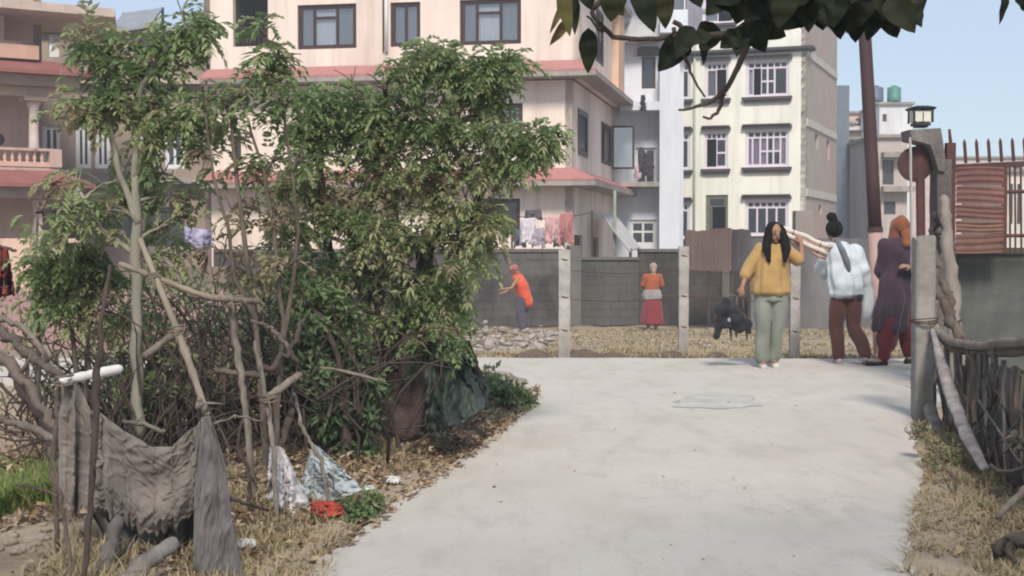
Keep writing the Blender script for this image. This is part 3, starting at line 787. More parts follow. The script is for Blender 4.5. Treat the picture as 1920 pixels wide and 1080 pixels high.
for px,mm_,lb in ((1649,m_tankblue,'blue-grey water tank on the white far house'),(1684,m_tankgreen,'green water tank on the white far house')):
    t = empty('water_tank', Vector((P(px,195,93).x,94,-.62+tz+.15)), lb, 'water tank'); r_ = .52 if px<1660 else .46
    b = MB(); b.tube([(0,0,.25),(0,0,.27),(0,0,.55),(0,0,.57),(0,0,.85),(0,0,.87),(0,0,1.12),(0,0,1.2)], [r_*.98,r_,r_,r_*.96,r_,r_*.96,r_,r_*.75], 18); b.build('tank_body', mm_, t, True)
    b = MB(); b.tube([(0,0,1.2),(0,0,1.3)], [.2,.18], 12); b.build('lid', mm_, t)
    for k in range(4):
        b = MB(); b.box(*( (.3*(1 if k&1 else -1))-.04, (.3*(1 if k&1 else -1))+.04, (.3*(1 if k&2 else -1))-.04, (.3*(1 if k&2 else -1))+.04), 0, .25); b.build('leg', m_fascia, t)
B,_ = simple_house('far_house',1640,1700,258,68,mat('far_beige_paint',(.50,.44,.42),(.42,.37,.35),2,stain=(.36,.32,.3)),'beige-grey far house with an arched upper window left of the gate pillar',[(1655,1676,300,346),(1658,1680,378,402)],yaw=-2)
boxp(B.e,'ledge',m_fascia,B.hit(1652,300).x,.25,-.6,-.002,B.hit(1665,296).z,B.hit(1665,286).z)
boxp(B.e,'ledge',m_fascia,B.hit(1652,300).x,.25,-.6,-.002,B.hit(1665,360).z,B.hit(1665,350).z)
B,_ = simple_house('far_house',1700,2010,296,110,mat('far_hazy_pink',(.58,.48,.46),None,2),'low hazy pink far house beyond the spiked iron fence',[(1812,1830,312,330),(1900,1912,312,330)],yaw=-4)
B,_ = simple_house('far_house',1880,2100,322,62,mat('far_pale_plaster',(.62,.60,.55),None,2),'pale house seen through the bars at the right edge',[(1893,1900,345,420),(1908,1916,345,420)],yaw=-4)

# ================================================================ WALLS, SHEETS
# boundary wall
A_ = P(400,455,33); B_ = P(1800,455,35.5)
wl = empty('boundary_wall', (A_.x,A_.y,-.62), 'long grey block boundary wall behind the dry field', 'wall')
L = (Vector((B_.x,B_.y,0))-Vector((A_.x,A_.y,0))); Lw = L.length; wl.rotation_euler.z = math.atan2(L.y,L.x)
hW = P(1000,472,34).z+.62
random.seed(3)
# joined courses of blocks: shallow real relief
xw = 0; tops = []
secs = [0, 5.0, 8.3, 10.2, 12.6, 14.4, Lw]
for i,(a,b_) in enumerate(zip(secs,secs[1:])):
    hh = hW + [.0,.02,-.03,.03,-.35,-.3][i]
    mb = MB(); rows_ = int(hh/.2)
    for r in range(rows_):
        x = a - (.2 if r%2 else 0)
        while x < b_:
            xa, xb = max(a,x)+.006, min(b_,x+.4)-.006
            if xb > xa+.02: mb.box(xa,xb,random.uniform(-.010,.006),.19,r*.2+.003,(r+1)*.2-.003)
            x += .4
    mb.box(a,b_,.02,.18,0,rows_*.2-.01)
    o = mb.build('block_section', [m_block, mat('dark_block_wall',(.062,.056,.056),(.04,.037,.037),2,bump=.6,stain=(.15,.14,.13),stain_scale=.6,stain_stretch=(1,1,1)), mat('greenish_render',(.085,.083,.074),(.055,.055,.05),1.5,bump=.4,stain=(.1,.1,.1))][i%3], wl); o['kind'] = 'stuff'
    cp = MB(); cp.box(a+.002,b_-.002,-.05,.24,rows_*.2,rows_*.2+.07); cp.build('coping', m_coping, wl)
for u in (8.6, 12.4):
    pz = MB(); pz.box(u-.14,u+.14,-.12,.3,0,hW+.15); pz.build('pier', mat('pale_pier_render',(.17,.155,.14),(.11,.10,.092),3,bump=.4,stain=(.12,.11,.1)), wl)
# rusty sheet fence above/before the wall
sf = empty('sheet_fence', P(1285,607,32.6), 'rust-brown corrugated sheet fence above the grey wall below the yellow building', 'fence')
o0 = Vector(sf.location)
xw = 0
for k,(xa,xb,yt,mm_) in enumerate(((1285,1330,432,m_rustsheet),(1330,1372,428,m_rustsheet),(1372,1408,430,mat('dark_grey_sheet',(.05,.045,.05),None,3,bump=.3,stain=(.12,.11,.11))))):
    pa, pb = P(xa,yt,32.6)-o0, P(xb,yt,32.6)-o0; zb_ = P(1300,508,32.6).z-o0.z
    s = MB(); nn = 40
    s.grid(lambda u,v: Vector((pa.x+(pb.x-pa.x)*u, .012*math.sin(u*nn*1.0)+.02*noise.noise(Vector((u*4,v*3,k))), zb_+(pa.z-zb_)*v + (.03*noise.noise(Vector((u*3+k,0,0))) if v>.9 else 0))), 80, 1)
    s.build('corrugated_sheet', mm_, sf, True)
mb = MB(); 
for xa in (1287,1330,1372,1406):
    q = P(xa,440,32.65)-o0; mb.tube([(q.x,.08,0),(q.x,.08,q.z)], .04, 6)
mb.build('support_posts', m_wooddark, sf)
# low grey parapet right of it up to the road corner
pw = MB(); a = P(1408,450,33); b_ = P(1760,450,33.8); pw.box(a.x,b_.x,33,33.2,-.62,P(1500,447,33).z); o = pw.build('low_wall', mat('blue_grey_wall',(.115,.108,.115),(.08,.077,.08),2,bump=.5,stain=(.2,.19,.19),stain_scale=.6)); tag(o,'blue-grey wall behind the three people at the junction','wall')
pw = MB(); a = P(1492,430,40); b_ = P(1524,430,40); pw.box(a.x,b_.x,40,40.5,-.62,P(1500,395,40).z); o = pw.build('shed', mat('taupe_shed_render',(.30,.26,.23),None,2,bump=.4,stain=(.22,.19,.17))); tag(o,'small taupe shed block under the corner of the yellow building','shed')
# pink compound wall at left
cw = empty('compound_wall', P(-60,640,27), 'pink and cream compound wall behind the left saplings', 'wall')
o0 = Vector(cw.location)
a = P(-200,560,27)-o0; b_ = P(450,560,27)-o0
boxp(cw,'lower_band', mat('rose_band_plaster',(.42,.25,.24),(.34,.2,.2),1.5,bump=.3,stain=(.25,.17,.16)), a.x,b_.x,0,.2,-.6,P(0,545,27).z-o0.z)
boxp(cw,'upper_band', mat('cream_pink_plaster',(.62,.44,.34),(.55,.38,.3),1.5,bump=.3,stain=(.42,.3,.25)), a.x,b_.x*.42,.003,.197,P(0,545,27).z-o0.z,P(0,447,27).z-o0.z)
boxp(cw,'upper_band', mat('dark_taupe_plaster',(.2,.155,.13),None,1.5,bump=.4), b_.x*.42+.003,b_.x,.003,.197,P(0,545,27).z-o0.z,P(0,500,27).z-o0.z)  # lower right stretch of the band in darker taupe
# ================================================================ POSTS, POLES, GATE
def ground_z(p): return ter(p.x, p.y)
def stick(name, pts, rpx, m, label, cat, group=None, seg=10, wob=.1, ground_end=None, sub=6, kink=.25, parent=None, flat=1.0, knots=0):
    """pts: (px,py,D); rpx: radius in photo pixels at each point"""
    Wp = [P(*p) for p in pts]
    if not isinstance(rpx,(list,tuple)): rpx = [rpx]*len(pts)
    rr = [r * p[2]/FPX for r,p in zip(rpx, pts)]
    if ground_end is not None:
        q = Wp[ground_end]; gz = ter(q.x,q.y)-.08
        if gz < q.z:
            t = (q - Wp[ground_end-1 if ground_end == -1 else 1])
            t = t/ max(.05, -t.z) if t.z < 0 else Vector((0,0,-1))
            nq = q + Vector((t.x*.3, t.y*.3, -1)) * (q.z-gz)
            if ground_end == -1: Wp.append(nq); rr.append(rr[-1])
            else: Wp.insert(0,nq); rr.insert(0,rr[0])
    # refine with small kinks
    pp, r2 = [], []
    for i in range(len(Wp)-1):
        for k in range(sub):
            u = k/sub; p = Wp[i].lerp(Wp[i+1], u); r = rr[i]+(rr[i+1]-rr[i])*u
            if not (i==0 and k==0): p = p + Vector([random.gauss(0, r*kink) for _ in range(3)])
            if knots and random.random() < knots: r *= 1.3
            pp.append(p); r2.append(r*random.uniform(.92,1.08))
    pp.append(Wp[-1]); r2.append(rr[-1])
    base = min(pp, key=lambda p:p.z).copy()
    mb = MB(); mb.off = base
    s0 = random.uniform(0,99); r2 = [r*(.74 if pts[0][0]<960 else .84)*(1+(.30 if kink>.05 else .08)*noise.noise(Vector((i*.45+s0,0,0)))) for i,r in enumerate(r2)]
    # broken, tapering ends
    for end in (0,-1):
        t_ = (pp[end]-pp[end+1 if end==0 else end-1]).normalized(); pe = pp[end]+t_*r2[end]*random.uniform(.3,.9)+Vector([random.gauss(0,r2[end]*.2) for _ in range(3)])
        if end == 0: pp.insert(0,pe); r2.insert(0,r2[0]*random.uniform(.35,.7))
        else: pp.append(pe); r2.append(r2[-1]*random.uniform(.35,.7))
    mb.tube(pp, r2, seg, wob=wob+(.05 if kink>.05 else .01), flat=flat)
    if kink >= .15 and len(pp) > 8 and max(r2) > .008:
        for _ in range(random.randint(1,3)):
            i = random.randint(2,len(pp)-3); d_ = (pp[i+1]-pp[i]).normalized(); o_ = d_.orthogonal().normalized(); o_ = Matrix.Rotation(random.uniform(0,6.28),3,d_) @ o_
            a_ = pp[i]; r_ = r2[i]*.5; L_ = r2[i]*random.uniform(2.2,7); q_ = a_+(o_+d_*random.uniform(-.2,.9)).normalized()*L_
            mb.tube([a_,a_.lerp(q_,.5)+Vector([random.gauss(0,r_*.4) for _ in range(3)]),q_],[r_,r_*.75,r_*.35],6,wob=.1)
    o = mb.build(name, m, parent, True, base if parent is None else base)
    me = o.data
    for pol in me.polygons: 
        if len(pol.vertices) > 4: pol.use_smooth = False
    if label: tag(o, label, cat, group)
    return o

random.seed(21)
# concrete posts along the field edge
posts = [(1058,664,468,13,1.0,'pale concrete fence post nearest the bush at the far road edge'),
         (1281,645,462,11,1.35,'white-patched concrete fence post between the red-skirted woman and the black bag'),
         (1489,668,478,11,1.0,'pale fence post directly behind the woman in the mustard top')]
for px,yb,yt,r,k,lb in posts:
    D = 17.05 if yb > 650 else 18.3; r *= .82
    b = P(px,yb,D); zg = ter(b.x,b.y)
    t = empty('fence_post', (b.x,b.y,zg), lb, 'fence post', 'concrete fence posts at the field edge')
    H = P(px,yt,D).z - zg; w = r*D/FPX
    mb = MB()
    def fp(u,v,w=w,H=H):
        th = 2*math.pi*(u+.125); rad = w*1.25*(1+.08*noise.noise(Vector((math.cos(th),math.sin(th),v*6))))
        c, s_ = math.cos(th), math.sin(th); m_ = max(abs(c),abs(s_)); q = rad*(.8/m_ if True else 1)
        return Vector((c*q, s_*q, -.1+v*(H+.1)))
    mb.grid(fp, 16, 18, True); n0 = len(mb.v); mb.add([fp(i/16,1) for i in range(16)], [tuple(range(16))])
    mb.build('post_shaft', m_concpost, t)
    for z in (.35,.75,H-.12):
        q = MB(); q.tube([Vector((w*1.15*math.cos(a),w*1.15*math.sin(a),z+.01*math.sin(a*2))) for a in [k_*math.pi/6 for k_ in range(13)]], .006, 4); q.build('wire_tie', m_rust, t)
# strained wire between posts
mb = MB(); A1, B1, C1 = P(1058,560,17.05), P(1281,555,18.3), P(1489,560,17.05)
for dz in (0,.35):
    for a,b_ in ((A1,B1),(B1,C1)):
        mb.tube([a.lerp(b_,k/8)+Vector((0,0,dz-.05*math.sin(math.pi*k/8))) for k in range(9)], .004, 4)
o = mb.build('fence_wire', m_rust); tag(o,'two thin slack wires strung between the far concrete posts','wire')

# oxide-red steel pole
pt_ = [(1653,662,17.6),(1641,430,17.6),(1636,330,17.6),(1627,160,17.6),(1619,20,17.6),(1612,-120,17.6)]
t = empty('steel_pole', Vector((P(*pt_[0]).x,17.6,ter(P(*pt_[0]).x,17.6))), 'tall oxide-red steel pole leaning slightly left behind the three people', 'pole')
mb = MB(); mb.off = Vector(t.location); mb.tube([P(*p) for p in pt_[1:]], [.083,.083,.08,.078,.075], 14); mb.build('upper_shaft', m_pole, t, True)
mb = MB(); mb.off = Vector(t.location); a = P(*pt_[0]); mb.tube([Vector((a.x+.01,17.6,-.4)), P(*pt_[1])+Vector((0,0,-.003))], [.088,.086], 14); mb.build('lower_shaft', m_polepink, t, True)
mb = MB(); mb.off = Vector(t.location)
for yy in (430,): a = P(1641 if yy==430 else 1637,yy,17.6); mb.tube([a+Vector((0,0,-.03)),a+Vector((0,0,.03))],[.097,.097],14)
mb.build('clamp_band', m_rust, t)

# near concrete post of the right fence
D = 11.0; a = P(1729,792,D); zg = ter(a.x,a.y)
t = empty('concrete_post', (a.x,a.y,zg), 'tall weathered grey concrete post at the start of the right-hand stick fence', 'post')
H = P(1729,446,D).z-zg; mb = MB()
def cp(u,v):
    th = 2*math.pi*(u+.125/2); c,s_ = math.cos(th),math.sin(th); m_ = max(abs(c),abs(s_))
    q = .080/m_ * (1+.05*noise.noise(Vector((c*2,s_*2,v*9)))) * min(1, 1.08*m_ + .12)
    top = H + .05*noise.noise(Vector((c*3,s_*3,0)))
    return Vector((c*q + (1-v)*.004, s_*q, -.15+v*(top+.15)))
mb.grid(cp, 32, 40, True); mb.add([cp(i/32,1) for i in range(32)]+[(0,0,H+.02)], [(i,(i+1)%32,32) for i in range(32)])
mb.build('post_shaft', mat('grey_post_concrete',(.30,.285,.26),(.19,.18,.165),4,bump=.8,dist=.015,stain=(.10,.09,.08),stain_scale=1.6,stain_stretch=(1,1,.5)), t)
# pale thin board upright beside it
a = P(1711,700,11.15); mb = MB(); zt = P(1709,250,11.15).z
# slim pale post rising behind
D = 13.2; q0, q1 = P(1712,600,D), P(1706,262,D)
o = stick('pale_board', [(1713,640,D),(1712,560,D),(1709,420,D),(1706,262,D)], [8,8,7,6], mat('pale_painted_board',(.50,.47,.43),(.40,.37,.34),5,stretch=(3,3,.4),bump=.4,stain=(.25,.22,.2)), 'slim pale upright board just left of the rusty gate post','board', wob=.04, kink=.05, ground_end=0, flat=.4)

# ---------------- gate pillar with lamp, iron fence on dark wall
GD = 13.6
a = P(1757,640,GD); zg = ter(a.x,a.y)
t = empty('gate_pillar', (a.x,a.y,zg), 'broken dark concrete gate pillar carrying a square lantern lamp', 'pillar')
def loc_px(px,py,D,o): return P(px,py,D)-Vector(o.location)
mb = MB()
zc = loc_px(1740,300,GD,t).z; zt = loc_px(1740,240,GD,t).z
xl_, xr_ = loc_px(1750,400,GD,t).x, loc_px(1776,400,GD,t).x
def pil(u,v):
    th = 2*math.pi*u; c,s_ = math.cos(th),math.sin(th); m_ = max(abs(c),abs(s_))
    w = (xr_-xl_)/2; z = -.1 + v*(zc+.1)
    return Vector(((xl_+xr_)/2 + c*w/m_*(1+.10*noise.noise(Vector((c,s_,z*4)))), s_*.13/m_*(1+.12*noise.noise(Vector((c*2,s_,z*5)))), z))
mb.grid(pil, 24, 30, True); mb.build('shaft', m_pillar, t)
mb = MB()
prof = [(1706,243),(1764,240),(1768,262),(1773,300),(1772,322),(1760,320),(1753,296),(1745,272),(1726,266),(1709,262)]
fr = [loc_px(x,y,GD-.16,t) for x,y in prof]; bk = [p+Vector((0,.32,0)) for p in fr]; n=len(fr)
mb.add(fr+bk, [tuple(range(n))[::-1], tuple(range(n,2*n))]+[(i,(i+1)%n,n+(i+1)%n,n+i) for i in range(n)]); mb.build('broken_cap', m_pillar, t)
# lantern
a = P(1726,236,GD); L0 = empty('pillar_lamp', a, 'small black square lantern with frosted panes on the gate pillar', 'lamp')
s_ = GD/FPX
mb = MB(); mb.box(-15*s_,15*s_,-15*s_,15*s_,0,5*s_); mb.box(-11*s_,11*s_,-11*s_,11*s_,-3*s_-.002,-.001); mb.build('base_plate', m_lampblack, L0)
mb = MB()
for sx in (-1,1):
    for sy in (-1,1): mb.box(min(sx*16,sx*19)*s_,max(sx*16,sx*19)*s_,min(sy*16,sy*19)*s_,max(sy*16,sy*19)*s_,5*s_+.001,29*s_)
o=mb.build('corner_bars', m_lampblack, L0)
mb = MB(); w=21*s_; mb.add([(-w,-w,29*s_),(w,-w,29*s_),(w,w,29*s_),(-w,w,29*s_),(-w*1.12,-w*1.12,33*s_),(w*1.12,-w*1.12,33*s_),(w*1.12,w*1.12,33*s_),(-w*1.12,w*1.12,33*s_),(-w*.5,-w*.5,37*s_),(w*.5,-w*.5,37*s_),(w*.5,w*.5,37*s_),(-w*.5,w*.5,37*s_)],
 [(3,2,1,0),(0,1,5,4),(1,2,6,5),(2,3,7,6),(3,0,4,7),(4,5,9,8),(5,6,10,9),(6,7,11,10),(7,4,8,11),(8,9,10,11)]); mb.build('lamp_roof', m_lampblack, L0)
for k in range(4):
    M_ = Matrix.Rotation(k*math.pi/2,4,'Z'); mb = MB(); mb.box(-14.5*s_,-1*s_,-17*s_,-16*s_,7*s_,27*s_,M_); mb.build('pane', m_lampglass, L0)
    mb = MB(); mb.box(1*s_,14.5*s_,-17*s_,-16*s_,7*s_,27*s_,M_); mb.build('pane', m_lampglass, L0)
# dark wall under the fence
WD = 13.9
wq = empty('garden_wall', P(1795,650,WD), 'dark grey-green concrete wall beneath the rusty panel fence', 'wall')
zt_ = loc_px(1800,476,WD,wq).z; mb = MB(); nx = 40
x1w = 6.0
def gw(u,v): return Vector((x1w*u, .015*noise.noise(Vector((u*30,v*8,0))), -.4+(zt_+.4)*v))
mb.grid(gw, 60, 14); mb.box(0,x1w,.03,.22,-.4,zt_); mb.build('wall_face', mat('dark_green_grey_render',(.13,.133,.125),(.055,.06,.055),1.6,bump=.7,dist=.02,stain=(.045,.05,.045),stain_scale=1.1,stain_stretch=(1,1,.6)), wq)
mb = MB(); mb.box(-.02,x1w+.02,-.04,.24,zt_+.002,zt_+.06); mb.build('coping', mat('wall_top_dark',(.09,.085,.08),None,4,bump=.5), wq)
# rusty fence
t = empty('iron_fence', P(1720,480,GD), 'rusty spiked iron fence with red corrugated panel on the dark wall', 'fence')
def lp(px,py,D=GD): return P(px,py,D)-Vector(t.location)
def bar(nm, p,q,r,m=m_rust,seg=6,parent=None):
    mb = MB(); mb.tube([p,q],[r,r],seg); return mb.build(nm,m,parent or t)
mb = MB(); mb.tube([lp(1731,640),lp(1727,470),lp(1725,290),lp(1725,272)],[.045,.045,.045,.04],8); mb.build('gate_post', m_rust, t)
mb = MB(); c = lp(1716,308); 
mb.tube([c+Vector((0,.02,0)),c+Vector((0,0,0)),c+Vector((0,-.02,0)),c+Vector((0,-.028,0))],[.165,.172,.168,.13],20); mb.build('round_plate', mat('dark_rust_plate',(.075,.035,.03),(.045,.024,.022),9,bump=.5), t, False)
mb = MB(); mb.box(lp(1776,0).x,lp(1793,0).x,-.04,.04,lp(1780,640).z,lp(1780,268).z); mb.build('frame_post', m_rust, t)
mb = MB(); mb.tube([lp(1783,275),lp(1780,242)],[.02,.012],6); mb.build('spike', m_rust, t)
bar('top_rail', lp(1725,317)+Vector((0,0,0)), lp(1793,313), .022); 
mb = MB(); a,b_ = lp(1793,312), lp(2100,298); mb.add([a+Vector((0,-.02,-.035)),b_+Vector((0,-.02,-.035)),b_+Vector((0,-.02,.02)),a+Vector((0,-.02,.02)),a+Vector((0,.02,-.035)),b_+Vector((0,.02,-.035)),b_+Vector((0,.02,.02)),a+Vector((0,.02,.02))],[(0,1,2,3),(7,6,5,4),(0,4,5,1),(3,2,6,7),(0,3,7,4),(1,5,6,2)]); mb.build('top_rail', m_rust, t)
base_bar = None
for k in range(13):
    px = 1811+k*22.4; p = lp(px,306-k*.9); top = lp(px-3,261-k*.7)
    mb = MB(); mb.tube([p,top.lerp(p,.15),top],[.016,.016,.004],6); mb.build('spike', m_rust, t)
for k,px in enumerate((1893,1903,1914,1926,1938,1950,1962)):
    bar('lattice_bar', lp(px,306), lp(px+1,474), .010)
bar('cross_rail', lp(1888,360), lp(2100,355), .02); bar('cross_rail', lp(1888,442), lp(2100,440), .02)
mb = MB(); mb.box(lp(1884,0).x,lp(1891,0).x,-.03,.03,lp(1780,474).z,lp(1780,306).z); mb.build('frame_post', m_rust, t)
# sheet strips
strips_ = [(314,348,(.19,.085,.08)),(350,383,(.23,.115,.105)),(385,412,(.20,.095,.085)),(414,436,(.24,.13,.10)),(438,474,(.20,.105,.085))]
for k,(ya,yb,cc) in enumerate(strips_):
    mb = MB(); za, zb_ = lp(1790,ya).z, lp(1790,yb).z; xa, xb = lp(1794,0).x, lp(1884,0).x
    amp=.008
    def sh(u,v,za=za,zb_=zb_,k=k): return Vector((xa+(xb-xa)*u, -.03-.012*(k%2)+amp*math.sin(v*9*math.pi/1.5)+.01*noise.noise(Vector((u*3,v*2,k*5))), zb_+(za-zb_)*v + .012*math.sin(u*3+k)*(1 if 0<v<1 else .6)))
    mb.grid(sh, 16, 14)
    mb.build('sheet_panel', mat('rust_sheet_%s'%['one','two','three','four','five'][k], cc, tuple(x*.6 for x in cc), 3, bump=.4, stain=(.10,.055,.045), stain_scale=1.6, stain_stretch=(1,1,1)), t, True)
# twisted wire/ironwork between pillar and frame
stick('dead_branch',[(1752,400,13.2),(1756,440,13.2),(1752,500,13.0)],[5,8,7],m_wooddark,'short black stump of branch wedged beside the gate pillar','branch',kink=.5)
stick('leaning_log',[(1792,640,12.6),(1786,540,12.8),(1776,440,12.9),(1770,372,13.0)],[17,15,12,10],mat('grey_log',(.26,.23,.20),(.16,.14,.12),5,stretch=(3,3,.5),bump=.7),'thick grey upright log leaning in front of the gate pillar','log',kink=.15,ground_end=0)
stick('leaning_branch',[(1716,452,11.3),(1738,500,11.3),(1768,575,11.2),(1800,640,11.0)],[9,11,12,12],m_wood,'grey-brown branch slanting from the concrete post to the rail','branch',kink=.3)
stick('leaning_branch',[(1752,470,12),(1768,530,11.8),(1786,600,11.6),(1830,680,11.3)],[8,9,9,8],m_wood,'thinner brown branch slanting just right of the leaning log','branch',kink=.4)

# ---------------- stick fence on the right
FA = Vector((3.30,10.75,0)); FB = Vector((2.78,7.3,0))
t = empty('picket_fence', (FA.x,FA.y,ter(FA.x,FA.y)), 'low dark fence of rough vertical slats along the right verge', 'fence')
T0 = Vector(t.location)
random.seed(5)
n = 27; dirv = (FB-FA).normalized()
for k in range(n+6):
    u = (k+.5)/n; c = FA.lerp(FB,u); w = (FB-FA).length/n*random.uniform(.22,.5)
    H = .62 + .20*u + random.uniform(-.16,.07); lean = random.gauss(-.03,.14)
    gz = ter(c.x,c.y)-.05
    c0 = Vector((c.x,c.y,gz))-T0; c1 = c0+dirv*lean+Vector((random.uniform(-.02,.02),0,H))
    mb = MB(); vs_ = []
    for j in range(5):
        v = j/4; q = c0.lerp(c1,v); ww = w*random.uniform(.85,1.1)
        bw = Vector((.012,0,0)); off = Vector((random.uniform(-.012,.012),0,0))
        vs_ += [q-dirv*ww-bw+off, q+dirv*ww-bw+off, q+dirv*ww+bw+off, q-dirv*ww+bw+off]
    fs_ = [(0,3,2,1),(16,17,18,19)]
    for j in range(4):
        for i in range(4): fs_.append((j*4+i,j*4+(i+1)%4,(j+1)*4+(i+1)%4,(j+1)*4+i))
    mb.add(vs_,fs_); mb.build('slat', m_slat if random.random() < .7 else m_wood, t)
# horizontal double rail
def railpts(z, dx): return [P(1758,600,11.0)+Vector((dx,0,z)), P(1764,622,10.9)+Vector((dx,0,z)), P(1790,642,10.4)+Vector((dx,0,z)), P(1830,648,9.6)+Vector((dx,0,z)), P(1880,645,8.6)+Vector((dx,0,z)), P(1935,640,7.5)+Vector((dx,0,z)), P(2040,640,6.4)+Vector((dx,0,z))]
for z,dx,m_,r,lb in ((0,-.03,m_woodpale,.030,'upper pale bent branch used as top rail of the right fence'),(-.055,.0,m_wood,.027,'lower grey bent branch used as top rail of the right fence')):
    pts_ = railpts(z,dx); mb = MB(); base = pts_[-1].copy(); mb.off = base
    pp = []; 
    for a,b_ in zip(pts_,pts_[1:]):
        for j in range(4): pp.append(a.lerp(b_,j/4)+Vector([random.gauss(0,.004) for _ in range(3)]))
    mb.tube(pp+[pts_[-1]], [r*random.uniform(.9,1.12) for _ in pp]+[r], 8, wob=.06)
    o = mb.build('rail_branch', m_, None, True, base); tag(o, lb, 'branch')
stick('bleached_plank',[(1748,618,10.9),(1768,690,10.2),(1790,760,9.4),(1818,828,8.6),(1846,878,8.0)],[5,13,15,16,11],mat('pinkish_bleached_wood',(.50,.45,.43),(.33,.29,.28),14,stretch=(3,3,.5),bump=.9,dist=.012,stain=(.16,.135,.125),stain_scale=6),'wide pinkish bleached limb slanting down outside the slat fence','wood limb',kink=.04,wob=.03,flat=.5)
stick('rough_log',[(1741,765,10.7),(1755,810,10.2),(1782,862,9.4),(1812,892,8.8),(1850,925,8.1),(1890,968,7.4)],[11,14,14,14,18,14],mat('bleached_wood',(.44,.39,.34),(.26,.22,.19),14,stretch=(3,3,.6),bump=.9,dist=.012,stain=(.15,.12,.10),stain_scale=7),'knobbly pale log lying along the foot of the right fence','log',kink=.35,wob=.22,knots=.3)
stick('pale_twig',[(1736,826,10.2),(1748,845,9.9),(1768,880,9.4),(1782,905,9.0)],[7,6,5,4],m_woodpale,'short pale twig stub in the verge below the knobbly log','twig',kink=.5)
stick('cut_branch',[(1872,968,6.6),(1895,945,6.6),(1925,915,6.6)],[8,8,9],m_woodpale,'smooth cut branch at the lower right corner pointing up right','branch',kink=.1)
stick('brown_root',[(1870,1030,6.0),(1900,1020,6.0),(1945,1012,6.0)],[16,19,20],m_wood,'thick brown root end at the bottom right corner','root',kink=.3,wob=.2)
stick('bent_wire',[(1858,872,8.0),(1872,883,7.8),(1895,884,7.6),(1925,874,7.4)],[4,4,4,4],m_woodpale,'curved thin pale stem hooked at the fence foot','stem',kink=.1)
stick('thin_twig',[(1835,750,8.8),(1868,800,8.2),(1900,850,7.6),(1912,866,7.4)],[2.5,2.5,2.5,2.5],m_woodpale,'thin straight twig crossing the slats diagonally','twig',kink=.1)
stick('slender_branch',[(1757,565,11.0),(1753,590,11.0),(1757,612,11.0),(1768,628,10.8)],[5,5,5,6],m_woodpale,'small white hooked branch beside the concrete post','branch',kink=.1)
# bits hanging on slats at right edge
stick('dry_pod',[(1900,812,7.4),(1912,826,7.4),(1904,846,7.4)],[7,9,5],m_woodpale,'pale knot of dry stalk hung on the slats','stalk',kink=.8,wob=.3)
for k in range(12):
    u0_, u1_ = random.uniform(.0,.9), 0; u1_ = u0_+random.uniform(.12,.4)*random.choice((-1,1)); a_ = FA.lerp(FB,u0_); b_ = FA.lerp(FB,u1_)
    a_ = Vector((a_.x-.05,a_.y,ter(a_.x,a_.y)+.02)); b_ = Vector((b_.x-.04,b_.y,.45+random.uniform(0,.35))); mb = MB(); mb.off = a_; d_ = b_-a_
    pts_ = [a_.lerp(b_,j/7)+Vector((-.03*math.sin(j*.9),random.gauss(0,.02),random.gauss(0,.018))) for j in range(8)]
    r_ = random.uniform(.006,.014); mb.tube(pts_,[r_*(1.1-.08*j) for j in range(8)],6,wob=.15)
    for j in (3,5): mb.tube([pts_[j],pts_[j]+Vector((random.uniform(-.05,.02),random.uniform(-.12,.12),random.uniform(.04,.14)))],[r_*.6,r_*.25],5)
    o = mb.build('loose_branch', random.choice((m_wood,m_woodpale,m_wooddark)), None, True, a_); tag(o,'thin crooked branch woven against the right slat fence','branch','loose branches woven into the right fence')
# corrugated sheet behind the slats
mb = MB(); a = Vector((3.42,10.6,0)); b_ = Vector((3.0,7.2,0)); mb.off = a
mb.grid(lambda u,v: a.lerp(b_,u)+Vector((.014*math.sin(u*150),0,-.1+(.62+.16*u)*v)), 150, 1)
o = mb.build('backing_sheet', mat('grey_brown_sheet',(.13,.115,.105),(.075,.066,.06),3,bump=.4,stain=(.2,.18,.16)), None, True, a); tag(o,'grey-brown corrugated sheet behind the right slat fence','sheet')

# ================================================================ LEFT FOREGROUND STICKS
random.seed(31)
S = stick
S('bamboo_prop',[(262,448,7.1),(295,528,7.0),(332,618,6.8),(362,700,6.6),(386,772,6.4)],[7,8,9,9,9],m_bamboo,'long straight diagonal bamboo pole slanting down to the grey cloth','bamboo pole',wob=.01,kink=.01,knots=.12)
S('crossbar',[(225,495,7.2),(282,516,7.15),(345,541,7.1),(400,560,7.1)],[7,8,8,7],m_bamboo,'slanting bamboo crossbar tied behind the diagonal pole','bamboo pole',kink=.08,wob=.05)
S('crossbar',[(352,552,7.2),(400,558,7.2),(445,562,7.2),(486,566,7.3)],[8,9,9,8],m_woodpale,'pale horizontal wooden crossbar under the middle saplings','wooden bar',kink=.15)
S('wooden_stake',[(432,560,7.3),(445,655,7.3),(458,745,7.25),(468,850,7.2),(474,940,7.2)],[12,15,14,14,15],m_woodpale,'broad weathered grey stake standing upright in the middle thicket','stake',kink=.12,ground_end=-1,flat=.6)
S('cut_stub',[(272,668,6.9),(298,648,6.9),(322,630,6.9)],[9,9,9],m_woodpale,'short cut stick pointing up right beside the diagonal bamboo','stick',kink=.05,wob=.05)
S('cut_stub',[(497,748,6.9),(527,727,6.95),(560,703,7.0)],[9,10,10],m_woodpale,'pale cut stick pointing up right left of the white rags','stick',kink=.05,wob=.05)
S('cut_stub',[(405,693,7.3),(450,701,7.3),(492,704,7.3)],[8,9,8],m_wood,'short horizontal grey stick tied to the broad stake','stick',kink=.15)
S('white_pole_end',[(118,713,5.9),(170,703,6.0),(222,692,6.1)],[12,12,13],m_whitepipe,'peeled white pole end carrying the grey cloth','pole',kink=.04,wob=.05)
